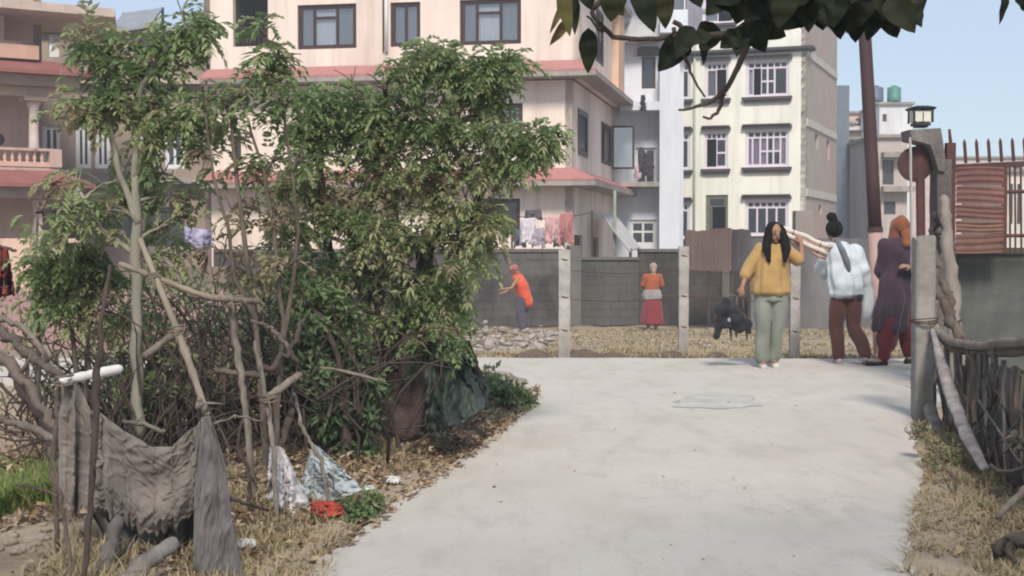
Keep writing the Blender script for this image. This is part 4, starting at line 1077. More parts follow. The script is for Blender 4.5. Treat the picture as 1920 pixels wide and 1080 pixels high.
S('upright_stake',[(113,700,6.0),(107,770,6.0),(100,850,6.0),(106,960,6.0)],[9,9,8,7],m_wood,'grey stake under the left corner of the cloth','stake',kink=.2,ground_end=-1)
S('brown_sapling_stem',[(206,500,5.6),(190,600,5.5),(183,700,5.5),(176,830,5.4),(166,960,5.4),(158,1090,5.3)],[5,6,9,9,8,8],m_wooddark,'tall dark stem passing in front of the grey cloth','stem',kink=.2,ground_end=-1)
S('bare_shoot',[(92,840,5.5),(108,900,5.5),(120,970,5.5),(136,1085,5.4)],[5,5,6,6],m_wood,'thin greenish-brown stem left of the cloth near the bottom edge','stem',kink=.3,ground_end=-1)
S('bare_shoot',[(30,908,5.6),(70,915,5.6),(108,930,5.5)],[3,3,4],m_wood,'thin side twig crossing the green patch','twig',kink=.3)
S('thick_branch',[(-20,606,7.4),(30,640,7.2),(75,680,7.0),(118,706,6.6)],[13,13,12,9],m_wood,'upper of the thick brown branches sweeping in from the left edge','branch',kink=.25)
S('thick_branch',[(-20,648,7.2),(25,690,7.0),(62,740,6.8),(100,800,6.5)],[15,14,12,10],mat('grey_brown_bark',(.16,.125,.10),(.09,.07,.058),6,stretch=(2,2,.6),bump=.7),'lower thick brown branch curving down behind the cloth corner','branch',kink=.25)
S('thick_branch',[(-20,592,7.6),(30,604,7.5),(60,630,7.4),(100,690,7.2)],[8,8,7,6],m_woodpale,'thin pale branch above the thick ones at the left edge','branch',kink=.3)
S('horizontal_branch',[(-20,781,6.5),(35,796,6.4),(66,806,6.3),(104,826,6.2)],[8,8,10,8],m_woodpale,'knotty pale branch reaching right to the cloth from the left edge','branch',kink=.2,knots=.3)
S('dark_branch',[(20,700,7.6),(60,760,7.5),(110,830,7.3)],[10,9,9],m_wooddark,'dark branch behind the left fork','branch',kink=.3)
S('small_stick',[(232,790,6.3),(270,797,6.2),(308,809,6.2)],[5,6,6],m_woodpale,'small stick with a white cut end above the cloth','stick',kink=.2)
S('cloth_knot',[(372,748,6.3),(380,765,6.3),(388,778,6.3)],[7,12,8],m_woodpale,'knotted stump end where the cloth is tied','knot',kink=.2,wob=.2)
S('heavy_log',[(186,1090,5.6),(203,1030,5.7),(222,975,5.8)],[21,19,15],mat('pale_grey_log',(.30,.275,.25),(.18,.16,.145),12,stretch=(2,2,.6),bump=.8,dist=.012,stain=(.12,.10,.09),stain_scale=6),'grey log leaning at the bottom left below the cloth','log',kink=.1,ground_end=0)
S('heavy_log',[(228,1100,5.4),(272,1055,5.5),(325,1020,5.6)],[27,25,20],mat('pale_grey_log',(.30,.275,.25)),'pale heavy log lying at the bottom below the cloth','log',kink=.06,ground_end=0)
S('heavy_log',[(222,1060,5.9),(282,1010,6.0),(345,965,6.1)],[22,19,16],mat('dark_grey_log',(.12,.105,.10),(.07,.06,.058),5,stretch=(2,2,.6),bump=.7),'dark grey log between the two paler bottom logs','log',kink=.1)
S('inner_stake',[(392,785,6.5),(398,880,6.5),(392,980,6.5),(388,1060,6.5)],[9,10,11,11],m_wooddark,'dark stake hidden behind the right tail of the cloth','stake',kink=.15,ground_end=-1)
S('slim_stick',[(478,640,6.9),(492,705,6.9),(505,780,6.9),(513,845,6.8)],[5,6,7,6],m_woodpale,'slim stick leaning to the white rag','stick',kink=.2,ground_end=-1)
S('slim_stick',[(552,738,7.1),(563,790,7.1),(580,825,7.1),(602,862,7.1)],[4,5,5,5],m_woodpale,'bent slim stick ending at the pale blue rag','stick',kink=.3,ground_end=-1)
S('wedge_stick',[(548,768,7.1),(538,800,7.1),(525,842,7.1)],[8,9,7],m_wood,'brown stick between the two slim sticks','stick',kink=.15,ground_end=-1)
S('slim_twig',[(428,930,6.6),(460,942,6.6),(502,957,6.7)],[5,5,4],m_wooddark,'dark twig sticking out right of the cloth tail','twig',kink=.3)
S('pale_twig',[(600,688,8.2),(660,700,8.2),(722,716,8.3)],[3,4,4],m_woodpale,'thin pale horizontal twig in front of the big trunk','twig',kink=.2)
S('rusty_stem',[(440,840,6.8),(468,880,6.8),(470,940,6.8),(478,1010,6.8)],[4,6,6,6],m_wooddark,'crooked dark stem beside the cloth tail','stem',kink=.4,ground_end=-1)
S('tangled_branch',[(470,700,7.6),(510,690,7.6),(545,655,7.7),(570,600,7.8)],[7,8,7,6],m_wooddark,'dark crooked branch in the shade behind the cut sticks','branch',kink=.4)
S('tangled_branch',[(560,680,7.9),(530,640,7.9),(500,610,7.9),(470,600,7.9)],[6,6,5,4],m_wood,'brown branch arching above the cut sticks','branch',kink=.4)
S('wire_twig',[(388,800,6.7),(440,780,6.8),(490,790,6.9),(500,830,7.0)],[2.5,2.5,2.5,2.5],m_woodpale,'thin arching runner between cloth knot and slim stick','twig',kink=.5)

for (x,y,D_,r_,lb) in ((330,618,6.78,.035,'rope tie round the diagonal bamboo where the cut stub rests'),(288,518,7.02,.034,'rope tie where the slanting crossbar meets the diagonal bamboo'),(438,562,7.24,.050,'rope lashing at the top of the broad grey stake'),(120,712,5.93,.040,'frayed tie at the left end of the white pole'),(505,745,6.9,.036,'string lashing on the pale cut stick'),(1733,600,10.98,.105,'wire lashing round the concrete post of the right fence')):
    c_ = P(x,y,D_); mb = MB(); mb.off = c_
    for k in range(3): mb.tube([c_+Vector((r_*math.cos(t_),r_*math.sin(t_),.012*(k-1)+.010*math.sin(t_+k))) for t_ in [i*math.pi/7 for i in range(15)]],.0045,5,wob=.1)
    mb.tube([c_+Vector((0,-r_,0)),c_+Vector((.015,-r_-.012,-.05)),c_+Vector((.0,-r_-.01,-.10))],[.004,.004,.002],5)
    tag(mb.build('rope_tie', m_bamboo if x<1000 else m_rust, None, True, c_),lb,'rope')
# ================================================================ GREY CLOTH
m_cloth = clothmat('dirty_grey_cloth', (.235,.205,.18), (.125,.108,.095), 40, bump=.5)
m_clothp = clothmat('purple_grey_cloth', (.17,.15,.15), (.10,.088,.09), 30, bump=.3)
cl = empty('hanging_cloth', P(260,1000,5.8), 'torn dirty grey cloth draped between the white pole end and the bamboo', 'cloth')
O0 = Vector(cl.location)
def interp(tab, u):
    for (a,*va),(b_,*vb) in zip(tab,tab[1:]):
        if a <= u <= b_:
            t_ = (u-a)/(b_-a); t_ = t_*t_*(3-2*t_)
            return [x+(y-x)*t_ for x,y in zip(va,vb)]
    return list(tab[-1][1:])
top = [(0,108,715),(.12,140,712),(.2,168,770),(.3,190,775),(.45,235,810),(.6,285,838),(.72,320,838),(.85,355,808),(1,392,784)]
bot = [(0,112,940),(.12,140,968),(.2,170,955),(.3,200,958),(.45,240,985),(.6,290,1000),(.72,330,985),(.85,368,960),(1,402,985)]
def swag(u, v):
    a, b_ = interp(top,u), interp(bot,u)
    x = a[0]+(b_[0]-a[0])*v; y = a[1]+(b_[1]-a[1])*v
    # vertical folds near both anchors, catenary folds between
    sag = math.sin(math.pi*min(1,max(0,(u-.15)/.85)))
    fl = .030*math.sin(u*46+2*v)*(1-sag)*(.4+v) + .020*math.sin(u*85+v*3)*(1-sag)
    cat = v*7.0 - 3.2*(1-((u-.58)/.42)**2 if abs(u-.58)<.42 else 0)*.55
    fc = .030*math.sin(cat*1.15)*sag
    bulge = -.09*math.sin(math.pi*v*.8)*sag
    wr = .011*noise.noise(Vector((u*22+v*9,v*7-u*5,2)))+.006*noise.noise(Vector((u*50-v*14,v*16,7)))-.013*max(0,1-abs(noise.noise(Vector((u*9+v*5,v*5-u*7,11))))*9)
    dd = 5.95 + fl + fc*1.25 + bulge*.7 + wr
    y += (7*noise.noise(Vector((u*16,0,v*2)))+6*noise.noise(Vector((u*60,0,1))))*(v**4)*3
    x += 4*noise.noise(Vector((u*9,v*6,4)))
    return P(x, y, dd)-O0
mb = MB(); mb.grid(swag, 190, 100)
o = mb.build('cloth_swag', m_cloth, cl, True); md = o.modifiers.new('t','SOLIDIFY'); md.thickness = .0025
top2 = [(0,368,800),(.35,380,782),(.65,392,780),(1,400,800)]
bot2 = [(0,362,1120),(.25,385,1125),(.6,425,1125),(1,468,1120)]
def tail(u, v):
    a, b_ = interp(top2,u), interp(bot2,u); x = a[0]+(b_[0]-a[0])*v + 5*math.sin(v*7)*u; y = a[1]+(b_[1]-a[1])*v
    wid = math.sin(u*math.pi)
    dd = 5.78 - .10*wid*min(1,v*3) + .030*math.sin(u*11+v*2)*(.4+v*.6) + .03*noise.noise(Vector((u*4,v*6,1))) + .012*noise.noise(Vector((u*12+v*6,v*14,5)))-.015*max(0,1-abs(noise.noise(Vector((u*5+v*4,v*4,15))))*9)
    return P(x,y,dd)-O0
mb = MB(); mb.grid(tail, 70, 100); o = mb.build('cloth_tail', m_clothp, cl, True); md = o.modifiers.new('t','SOLIDIFY'); md.thickness = .0025
top3 = [(0,150,930),(.3,210,955),(.6,290,980),(1,378,900)]
bot3 = [(0,200,1010),(.15,205,985),(.3,240,1040),(.45,262,1000),(.6,300,1060),(.8,345,1030),(1,385,1110)]
def rag(u,v):
    a,b_ = interp(top3,u),interp(bot3,u); return P(a[0]+(b_[0]-a[0])*v, a[1]+(b_[1]-a[1])*v+14*noise.noise(Vector((u*22,0,3)))*v*v, 6.05+.05*math.sin(u*30+v))-O0
mb = MB(); mb.grid(rag, 60, 16); o = mb.build('torn_lower_edge', clothmat('shade_toned_rag',(.13,.115,.105),(.08,.07,.065),30), cl, True); md = o.modifiers.new('t','SOLIDIFY'); md.thickness=.002  # lower rags coloured darker, shade under the swag put into the cloth

# white rags and red scrap
m_rag = clothmat('white_rag',(.62,.60,.62),(.36,.34,.36),22,bump=.5); m_ragb = clothmat('pale_blue_rag',(.42,.46,.48),(.32,.36,.38),18,bump=.4); m_red = clothmat('red_plastic',(.42,.06,.04),(.25,.04,.03),25,rough=.45)
def sheetobj(name, T, B, D, m, label, cat, nu=60, nv=40, folds=(24,.03), seed=0, dshape=None, group=None):
    base = P(B[len(B)//2][1], B[len(B)//2][2], D); mb = MB(); mb.off = base
    def fn(u,v):
        a,b_ = interp(T,u),interp(B,u)
        x = a[0]+(b_[0]-a[0])*v; y = a[1]+(b_[1]-a[1])*v
        q = noise.noise(Vector((u*7+seed,v*5,seed))); q2 = noise.noise(Vector((u*18+seed,v*14,seed+3)))
        k = min(1,v*1.3+.15)
        dd = D + folds[1]*math.sin(u*folds[0]+v*2+seed+q*2)*k + .05*q*k + .02*q2*k + .012*noise.noise(Vector((u*40+seed,v*30,1)))*(D<9) - .02*max(0,1-abs(q2)*7)*(D<9) - (dshape(u,v) if dshape else .12*math.sin(math.pi*u)*v)
        return P(x+6*q2*k, y+6*q*v, dd)
    mb.grid(fn, nu, nv)
    o = mb.build(name, m, None, True, base); md = o.modifiers.new('t','SOLIDIFY'); md.thickness=.002
    return tag(o,label,cat,group)
sheetobj('white_rag',[(0,507,838),(.5,518,836),(1,530,840)],[(0,500,935),(.3,518,952),(.7,548,968),(1,582,950)],7.05,m_rag,'crumpled white patterned rag hanging over sticks at the verge','rag',seed=3,folds=(16,.05))
sheetobj('pale_rag',[(0,585,838),(.5,590,834),(1,600,840)],[(0,560,928),(.35,590,945),(.7,640,935),(1,682,918)],7.35,m_ragb,'pale bluish rag spread like a tent beside the white rag','rag',seed=8,folds=(14,.04))
sheetobj('red_scrap',[(0,580,944),(.5,605,938),(1,640,942)],[(0,585,966),(.5,612,972),(1,655,960)],7.0,m_red,'crumpled red plastic scrap below the rags','plastic scrap',24,16,(12,.03),5)
m_litter = clothmat('litter_plastic',(.66,.66,.64),(.45,.45,.44),20,rough=.5)
for i,(x,y,w,m_,lb) in enumerate(((462,1020,18,m_litter,'white crumpled plastic bit right of the cloth tail'),(756,830,13,m_litter,'flat white scrap at the foot of the big trunk'),(700,822,9,m_litter,'small white scrap left of the trunk foot'),(737,900,14,m_litter,'pinkish white scrap in the leaf litter'),(693,915,9,m_litter,'tiny pale scrap beside the pale rag'),(942,742,17,m_litter,'white rag bit in the low shrub at the road corner'),(650,955,14,clothmat('pale_green_scrap',(.42,.48,.36),None,20),'pale green scrap at the verge edge'),(690,950,12,m_litter,'white and green scrap near the road edge'),(820,815,16,mat('straw_scrap',(.42,.37,.29),None,9),'straw-coloured scrap beyond the trunk foot'))):
    sheetobj('litter_scrap',[(0,x-w,y-w*.5),(.5,x,y-w*.6),(1,x+w,y-w*.45)],[(0,x-w*.9,y+w*.3),(.5,x,y+w*.45),(1,x+w,y+w*.3)],min(12.2,1.36*FPX/(y-455))-.05,m_,lb,'litter',14,10,(11,.02),i*3,lambda u,v:.12*v,group='scraps of litter along the left verge')
# red garments hanging at the far left and laundry by the pink house
m_maroon = clothmat('dark_red_cloth',(.20,.025,.02),(.09,.012,.01),18)
sheetobj('red_garment',[(0,-25,462),(.5,0,458),(1,16,470)],[(0,-20,560),(.6,8,556),(1,28,552)],9,m_maroon,'dark red garment hung at the left edge in front of the cream wall','garment',40,30,(20,.10),2)
stick('garment_pole',[(-60,468,9),(0,462,9),(30,470,9)],4,m_wood,'thin pole carrying the dark red garment','pole',ground_end=0)
mb = MB(); a,b_ = P(960,404,36.5), P(1110,398,37.5); mb.tube([a.lerp(b_,k/10)+Vector((0,0,-.12*math.sin(math.pi*k/10))) for k in range(11)], .012, 5)
for q in (a,b_): mb.tube([q+Vector((0,0,.05)),Vector((q.x,q.y,-.7))],.03,6)
o = mb.build('clothes_line', m_wooddark); tag(o,'clothes line on two thin posts in front of the pink building','clothes line')
garm = [(990,418,28,46,(.62,.56,.62),'white garment with grey print on the line'),(1010,436,22,34,(.42,.36,.42),'mauve garment on the line'),(1036,414,26,50,(.60,.36,.36),'pink-red garment on the line'),(1062,408,24,56,(.46,.20,.19),'red garment nearest the brown door'),(1048,440,18,30,(.64,.44,.46),'small pale pink garment'),(1000,402,30,16,(.10,.09,.10),'dark folded cloth over the line'),(975,440,20,30,(.10,.13,.17),'slate cloth behind the bush edge')]
for i,(x,y,w,h,c,lb) in enumerate(garm):
    sheetobj('garment',[(0,x-w/2,y-8),(1,x+w/2,y-10)],[(0,x-w/2-2,y+h-6),(.5,x,y+h-10),(1,x+w/2+2,y+h-4)],36.6+i*.12,clothmat('garment_%s'%'abcdefg'[i] if False else lb.replace(' ','_'),c,None,6),lb,'garment',20,14,(14,.06),i,group='laundry in front of the pink building')
for i,(x,y,w,h,c,lb) in enumerate(((1196,322,12,26,(.58,.42,.5),'pink cloth on the white house balcony'),(1216,300,16,46,(.05,.045,.055),'dark trousers hung on the white house balcony'),(1202,290,8,44,(.07,.06,.07),'narrow dark cloth on the white house balcony'),(1206,192,8,30,(.03,.03,.035),'small black cloth on the ledge of the white house'))):
    sheetobj('garment',[(0,x-w/2,y-14),(1,x+w/2,y-14)],[(0,x-w/2,y+h-14),(1,x+w/2,y+h-14)],49.2 if y>200 else 48.6,clothmat(lb.replace(' ','_'),c,None,6),lb,'garment',12,10,(9,.05),i)
sheetobj('print_cloth',[(0,345,425),(1,398,432)],[(0,350,466),(1,396,470)],12.5,clothmat('violet_print_cloth',(.42,.40,.55),(.12,.11,.16),60),'violet and white printed cloth deep in the thicket','cloth',24,16,(12,.05),9)

# dark green tarp beside the trunk
m_tarp = mat('dark_green_tarp',(.030,.042,.034),(.014,.022,.018),4,rough=.55,bump=.5,stain=(.05,.062,.054),stain_scale=2,stain_stretch=(1,1,1))
sheetobj('green_tarp',[(0,800,640),(.4,832,628),(1,862,640)],[(0,796,806),(.3,824,812),(.7,872,790),(1,912,762)],9.3,m_tarp,'dark green tarp slumped against the right side of the big bush','tarp',70,50,(13,.07),4,lambda u,v:.75*math.sin(math.pi*min(1,u*.9+.1))*v*.6)
sheetobj('black_tarp',[(0,862,640),(1,880,638)],[(0,896,768),(.5,912,768),(1,926,762)],9.9,mat('black_sheet',(.012,.014,.014),None,5,rough=.5),'narrow black plastic edge hanging right of the green tarp','plastic sheet',20,30,(6,.05),6)
# ================================================================ PEOPLE
m_skin = mat('brown_skin',(.30,.17,.11),(.26,.145,.095),8,rough=.6,bump=.05)
m_hair = mat('black_hair',(.012,.008,.007),(.005,.004,.004),40,rough=.75,bump=.6,stretch=(3,3,.3),spec=.12)
m_eye = mat('eye_dark',(.02,.015,.012),None,5,rough=.3,bump=0); m_lip = mat('lip',(.25,.12,.09),None,5,bump=0)
def ringloft(mb, rings, seg=40, fold=None, cap=True):
    """rings: (x,y,z,rx,ry) bottom to top or any order"""
    vs_, fs_ = [], []
    for j,(x,y,z,rx,ry) in enumerate(rings):
        for k in range(seg):
            th = 2*math.pi*k/seg; q = 1
            if fold:
                n_,amp,grow = fold; w = amp*(1-grow*j/(len(rings)-1))
                q += w*(math.sin(n_*th+j*.35)+.5*math.sin((n_*1.7//1)*th+1.3+j*.2))
            vs_.append((x+math.cos(th)*rx*q, y+math.sin(th)*ry*q, z))
    for j in range(len(rings)-1):
        for k in range(seg): fs_.append((j*seg+k,j*seg+(k+1)%seg,(j+1)*seg+(k+1)%seg,(j+1)*seg+k))
    if cap: fs_ += [tuple(range(seg))[::-1], tuple((len(rings)-1)*seg+k for k in range(seg))]
    mb.add(vs_, fs_)
def V(*a): return Vector(a)
def hand(mb, wrist, direction, palmn, s=1.0, curl=.5, side=1):
    """palm and five curled fingers built from tapered chains"""
    d = Vector(direction).normalized(); n = Vector(palmn); n = (n-d*n.dot(d)).normalized(); b = d.cross(n)*side
    w = Vector(wrist); pc = w+d*.045*s
    mb.capsule(w, pc, .022*s, .026*s, 8, 1.0); 
    for o in (-.018,0,.018): mb.capsule(w+b*o*.6*s, w+d*.075*s+b*o*s, .015*s, .013*s, 6)
    for o,L in ((-.030,.058),(-.010,.072),(.010,.068),(.029,.052)):
        p = w+d*.078*s+b*o*s; dd = d.copy(); r = .0095*s
        for k in range(3):
            dd = (dd + n*curl*.75).normalized(); q = p+dd*L*s*(.45,.32,.25)[k]; mb.capsule(p,q,r,r*.88,6); p=q; r*=.88
    p = w+d*.025*s-b*.022*s; q = p+(d*.7-b*.8+n*.3).normalized()*.035*s; mb.capsule(p,q,.011*s,.010*s,6); mb.capsule(q,q+(d*.9+n*.6-b*.2).normalized()*.028*s,.010*s,.008*s,6)
def head(mb, c, face, s=1.0):
    """skull, jaw, nose, ears; face = horizontal unit direction the face looks"""
    f = Vector(face).normalized(); c = Vector(c); r = f.cross(Vector((0,0,1))).normalized(); u = r.cross(f)
    M_ = Matrix((r,f,u)).transposed()
    mb.ball(c+u*.025*s, .072*s,.088*s,.085*s,14,10,M_); mb.ball(c-u*.035*s+f*.018*s,.055*s,.06*s,.062*s,12,8,M_); mb.ball(c-u*.085*s+f*.05*s,.022*s,.02*s,.02*s,8,6,M_)
    mb.capsule(c+f*.082*s+u*.012*s, c+f*.104*s-u*.022*s, .008*s,.014*s,6)
    for sx in (-1,1): mb.ball(c+r*sx*.074*s-u*.01*s, .010*s,.02*s,.03*s,8,6,M_)
    return r,f,u
def facebits(parent, c, f, s=1.0):
    f = Vector(f).normalized(); r = f.cross(Vector((0,0,1))).normalized(); u = r.cross(f); c = Vector(c)
    for sx in (-1,1):
        mb = MB(); mb.ball(c+r*sx*.030*s+f*.076*s+u*.006*s,.011*s,.008*s,.006*s,8,6); mb.build('eye', m_eye, parent, True)
        mb = MB(); mb.capsule(c+r*sx*.018*s+f*.083*s+u*.028*s, c+r*sx*.040*s+f*.078*s+u*.027*s,.0028*s,.002*s,5); mb.build('eyebrow', m_hair, parent, True)
    mb = MB(); mb.capsule(c-r*.018*s+f*.078*s-u*.052*s, c+r*.018*s+f*.078*s-u*.052*s,.004*s,.004*s,6); mb.build('mouth', m_lip, parent, True)
def limb(mb, pts, rr):
    for (a,b_),(ra,rb_) in zip(zip(pts,pts[1:]),zip(rr,rr[1:])): mb.capsule(a,b_,ra,rb_,12)
def shoe(mb, heel, toe, w=.042, h=.05):
    heel=Vector(heel); toe=Vector(toe); d=(toe-heel).normalized()
    mb.capsule(heel+V(0,0,h*.55), toe+V(0,0,h*.35)-d*.02, w, w*.92, 10, 1.0)
    s_ = MB()
    return mb

# ---- woman in mustard top
RZ = .028
X1 = (1440-960)/FPX*15.45
w1 = empty('person', (X1,15.45,RZ), 'woman in a mustard top and sage trousers, long black hair, walking towards the viewer', 'person')
hc = V(.068,-.045,1.475); fd = V(.15,-1,-.12)
mb = MB()
head(mb, hc, fd); mb.capsule((.058,0,1.30),(.064,-.02,1.42),.045,.042,10)
ringloft(mb,[(.035,0,.80,.13,.10),(.035,0,.90,.155,.11),(.04,0,1.05,.125,.095),(.045,0,1.2,.15,.11),(.05,0,1.31,.165,.085),(.055,0,1.35,.07,.055)],24)
limb(mb,[V(-.10,0,1.30),V(-.225,-.03,1.07),V(-.30,-.12,.90)],[.048,.036,.024]); hand(mb,(-.30,-.12,.90),(-.12,-.25,-1),(.2,.9,-.1),1.0,.95)
limb(mb,[V(.19,0,1.30),V(.36,-.05,1.17),V(.365,.0,1.36)],[.046,.034,.023]); hand(mb,(.365,.0,1.36),(-.15,.35,.9),(-.2,.9,.2),1.0,.8,-1)
limb(mb,[V(-.045,0,.82),V(-.06,-.03,.45),V(-.055,.0,.09)],[.085,.055,.036]); limb(mb,[V(.115,0,.82),V(.11,.0,.45),V(.08,.09,.10)],[.085,.055,.036])
mb.capsule((-.055,0,.06),(-.065,-.15,.035),.035,.028); mb.capsule((.08,.09,.06),(.085,-.05,.035),.035,.028)
bd = fuse(mb,'body',m_skin,w1,.0085,3); facebits(w1,hc,fd)
m_must = clothmat('mustard_cloth',(.42,.27,.11),(.29,.18,.07),26,bump=.5); m_sage = clothmat('sage_cloth',(.23,.25,.21),(.16,.175,.15),22,bump=.4)
mb = MB()
ringloft(mb,[(.035,-.005,.80,.19,.13),(.03,-.01,.83,.215,.155),(.03,-.01,.92,.21,.155),(.035,-.01,1.05,.18,.135),(.045,0,1.2,.175,.13),(.05,0,1.29,.17,.10),(.055,0,1.345,.09,.07)],60,(9,.05,.4))
limb(mb,[V(-.09,0,1.285),V(-.20,-.02,1.10),V(-.245,-.05,1.02)],[.075,.068,.062]); limb(mb,[V(.18,0,1.285),V(.30,-.04,1.21),V(.335,-.05,1.19)],[.072,.062,.056])
fuse(mb,'shirt',m_must,w1,.009,1,(.034,(9,9,6)))
mb = MB(); ringloft(mb,[(.035,0,.74,.18,.12),(.035,0,.84,.165,.115)],24)
for pts_ in ([V(-.045,0,.80),V(-.06,-.03,.45),V(-.055,.0,.10)],[V(.115,0,.80),V(.11,.0,.45),V(.08,.09,.11)]):
    limb(mb,pts_,[.100,.072,.070])
fuse(mb,'trousers',m_sage,w1,.009,1,(.028,(11,11,4)))
for sx,h_,t_ in ((0,V(-.055,.02,0),V(-.068,-.17,0)),(1,V(.08,.11,0),V(.087,-.08,0))):
    mb = MB(); shoe(mb,h_,t_); mb.box(*( (min(h_.x,t_.x)-.035),(max(h_.x,t_.x)+.035),t_.y,h_.y,0.0,.022)); fuse(mb,'shoe',mat('dusty_white_shoe',(.55,.53,.5),None,9),w1,.009,3)
mb = MB(); c = hc
mb.ball(c+V(-.01,.025,.03),.092,.095,.095,14,10); 
for sx in (-1,1):
    x0_ = c.x+sx*.075
    limb(mb,[c+V(sx*.055,-.02,.05),c+V(sx*.092,-.035,-.05),c+V(sx*.108,-.085,-.17),c+V(sx*.085,-.125,-.30)],[.042,.044,.046,.018])
limb(mb,[c+V(0,.07,0),c+V(0,.10,-.15),c+V(0,.12,-.28)],[.07,.075,.04])
fuse(mb,'hair',m_hair,w1,.008,2,(.013,(70,70,4)))

# bundle of poles on her shoulder
tb = empty('pole_bundle', (X1+.2,15.5,1.38+RZ), 'slanting bundle of cream and pink poles on the mustard-topped woman\'s shoulder', 'bundle')
O_ = Vector(tb.location); random.seed(12)
m_cr = mat('cream_bamboo',(.66,.60,.54),(.52,.46,.40),9,stretch=(2,2,.4)); m_pkb = mat('pinkish_bamboo',(.56,.38,.35),(.42,.27,.24),9,stretch=(2,2,.4))
for k,(y0,y1,dz) in enumerate(((425,464,0),(431,471,.02),(437,477,-.02),(443,484,.01),(429,468,.05),(441,480,.05))):
    p,q = P(1462+k*2,y0,15.56+dz),P(1560-k*4,y1,15.66+dz); mb = MB(); pts_ = [p.lerp(q,j/6)+V(random.gauss(0,.004),0,random.gauss(0,.005)) for j in range(7)]
    mb.tube([x-O_ for x in pts_],[.027*(1.08 if j%2 else .95) for j in range(7)],8); mb.build('pole',m_cr if k%2==0 else m_pkb,tb,True)
for u in (.2,.75):
    c_ = P(1464,434,15.58).lerp(P(1556,474,15.68),u)-O_; ax = (P(1556,474,15.68)-P(1464,434,15.58)).normalized(); a_=ax.cross(V(0,1,0)).normalized(); b2=ax.cross(a_)
    mb = MB(); mb.tube([c_+a_*.082*math.cos(t_)+b2*.055*math.sin(t_) for t_ in [i*math.pi/8 for i in range(17)]],.006,5); mb.build('string_tie',m_wooddark,tb)
# black bag in her hand
bg = empty('shoulder_bag', (X1-.40,15.38,.45), 'slouchy black bag with looped straps hanging from the mustard-topped woman\'s hand', 'bag')
O_ = Vector(bg.location); m_blk = clothmat('black_cloth',(.028,.026,.030),(.014,.013,.015),20,bump=.5)
def bp(px,py,d=15.36): return P(px,py,d)-O_
mb = MB(); 
mb.ball(bp(1374,598),.15,.09,.11,14,10); mb.ball(bp(1360,588),.10,.08,.11,12,8); mb.ball(bp(1392,606),.09,.07,.09,12,8); mb.capsule(bp(1362,572),bp(1350,596),.065,.06); mb.capsule(bp(1350,594),bp(1343,632),.05,.014); mb.capsule(bp(1398,600),bp(1404,622),.04,.015)
fuse(mb,'bag_body',m_blk,bg,.008,1,(.06,(11,11,11)))
for pts_ in ([(1345,600),(1347,575),(1358,558),(1372,552),(1381,556),(1382,580)],[(1380,580),(1381,560),(1387,553),(1393,562),(1395,592)]):
    mb = MB(); mb.tube([bp(*p) for p in pts_],[.014]*len(pts_),8,flat=.5); mb.build('strap',mat('tan_strap',(.17,.14,.12),None,9),bg,True)
mb = MB(); mb.ball(bp(1372,600,15.27),.05,.012,.03,10,6); mb.build('silver_patch', clothmat('silver_print',(.34,.37,.40),None,9), bg, True)
mb = MB()
for x,l in ((1368,640),(1378,634),(1398,640)): mb.tube([bp(x,606),bp(x+2,622),bp(x+3,l)],[.045,.03,.008],8,flat=.5)
o = mb.build('tassels', m_blk, bg, True); o['kind']='stuff'

# ---- woman in pale blue jacket
D2=15.9; X2=(1585-960)/FPX*D2
w2 = empty('person', (X2,D2,RZ), 'woman seen from behind in pale blue jacket and maroon trousers, hair in a bun', 'person')
hc = V(-.13,.05,1.50); fd = V(-.35,1,-.05)
mb = MB(); head(mb,hc,fd); mb.capsule((-.09,.0,1.30),(-.125,.03,1.44),.045,.042)
ringloft(mb,[(.0,0,.78,.13,.10),(.0,0,.88,.155,.11),(-.02,0,1.05,.125,.095),(-.05,0,1.2,.15,.11),(-.07,0,1.31,.165,.085),(-.085,0,1.36,.07,.055)],24)
limb(mb,[V(-.20,0,1.30),V(-.245,.09,1.07),V(-.18,.28,1.0)],[.048,.036,.024]); hand(mb,(-.18,.28,1.0),(.2,.9,.0),(0,.2,-1),1,.5)
limb(mb,[V(.10,0,1.29),V(.19,-.02,1.06),V(.235,.02,.86)],[.048,.036,.024]); hand(mb,(.235,.02,.86),(.05,.0,-1),(-.9,.2,0),1,.9)
L2 = ([V(-.06,0,.82),V(-.085,.05,.45),V(-.055,.06,.10)],[V(.08,0,.82),V(.10,.02,.44),V(.195,-.16,.13)])
for l in L2: limb(mb,l,[.085,.055,.036])
mb.capsule((-.055,.06,.06),(-.06,.19,.035),.035,.028); mb.capsule((.195,-.16,.10),(.21,-.06,.035),.035,.028)
fuse(mb,'body',m_skin,w2,.0085,3)
m_pblue = clothmat('pale_blue_nylon',(.55,.60,.65),(.40,.44,.49),14,rough=.6,bump=.4); m_mar = clothmat('maroon_brown_cloth',(.11,.045,.04),(.06,.025,.024),20,bump=.4)
mb = MB(); ringloft(mb,[(.0,0,.76,.155,.115),(.005,-.01,.79,.185,.14),(.0,-.01,.9,.195,.155),(-.02,-.01,1.05,.18,.14),(-.04,0,1.2,.18,.135),(-.06,0,1.30,.17,.105),(-.08,.0,1.36,.09,.08)],60,(8,.05,.4))
limb(mb,[V(-.20,0,1.28),V(-.245,.08,1.07),V(-.19,.24,1.01)],[.075,.066,.05]); limb(mb,[V(.09,0,1.28),V(.19,-.03,1.07),V(.225,.01,.90)],[.078,.070,.05])
fuse(mb,'jacket',m_pblue,w2,.009,1,(.042,(9,9,7)))
mb = MB(); ringloft(mb,[(.005,0,.74,.165,.12),(.005,0,.82,.16,.12)],24)
for l in L2: limb(mb,l,[.100,.078,.064])
fuse(mb,'trousers',m_mar,w2,.009,1,(.028,(11,11,4)))
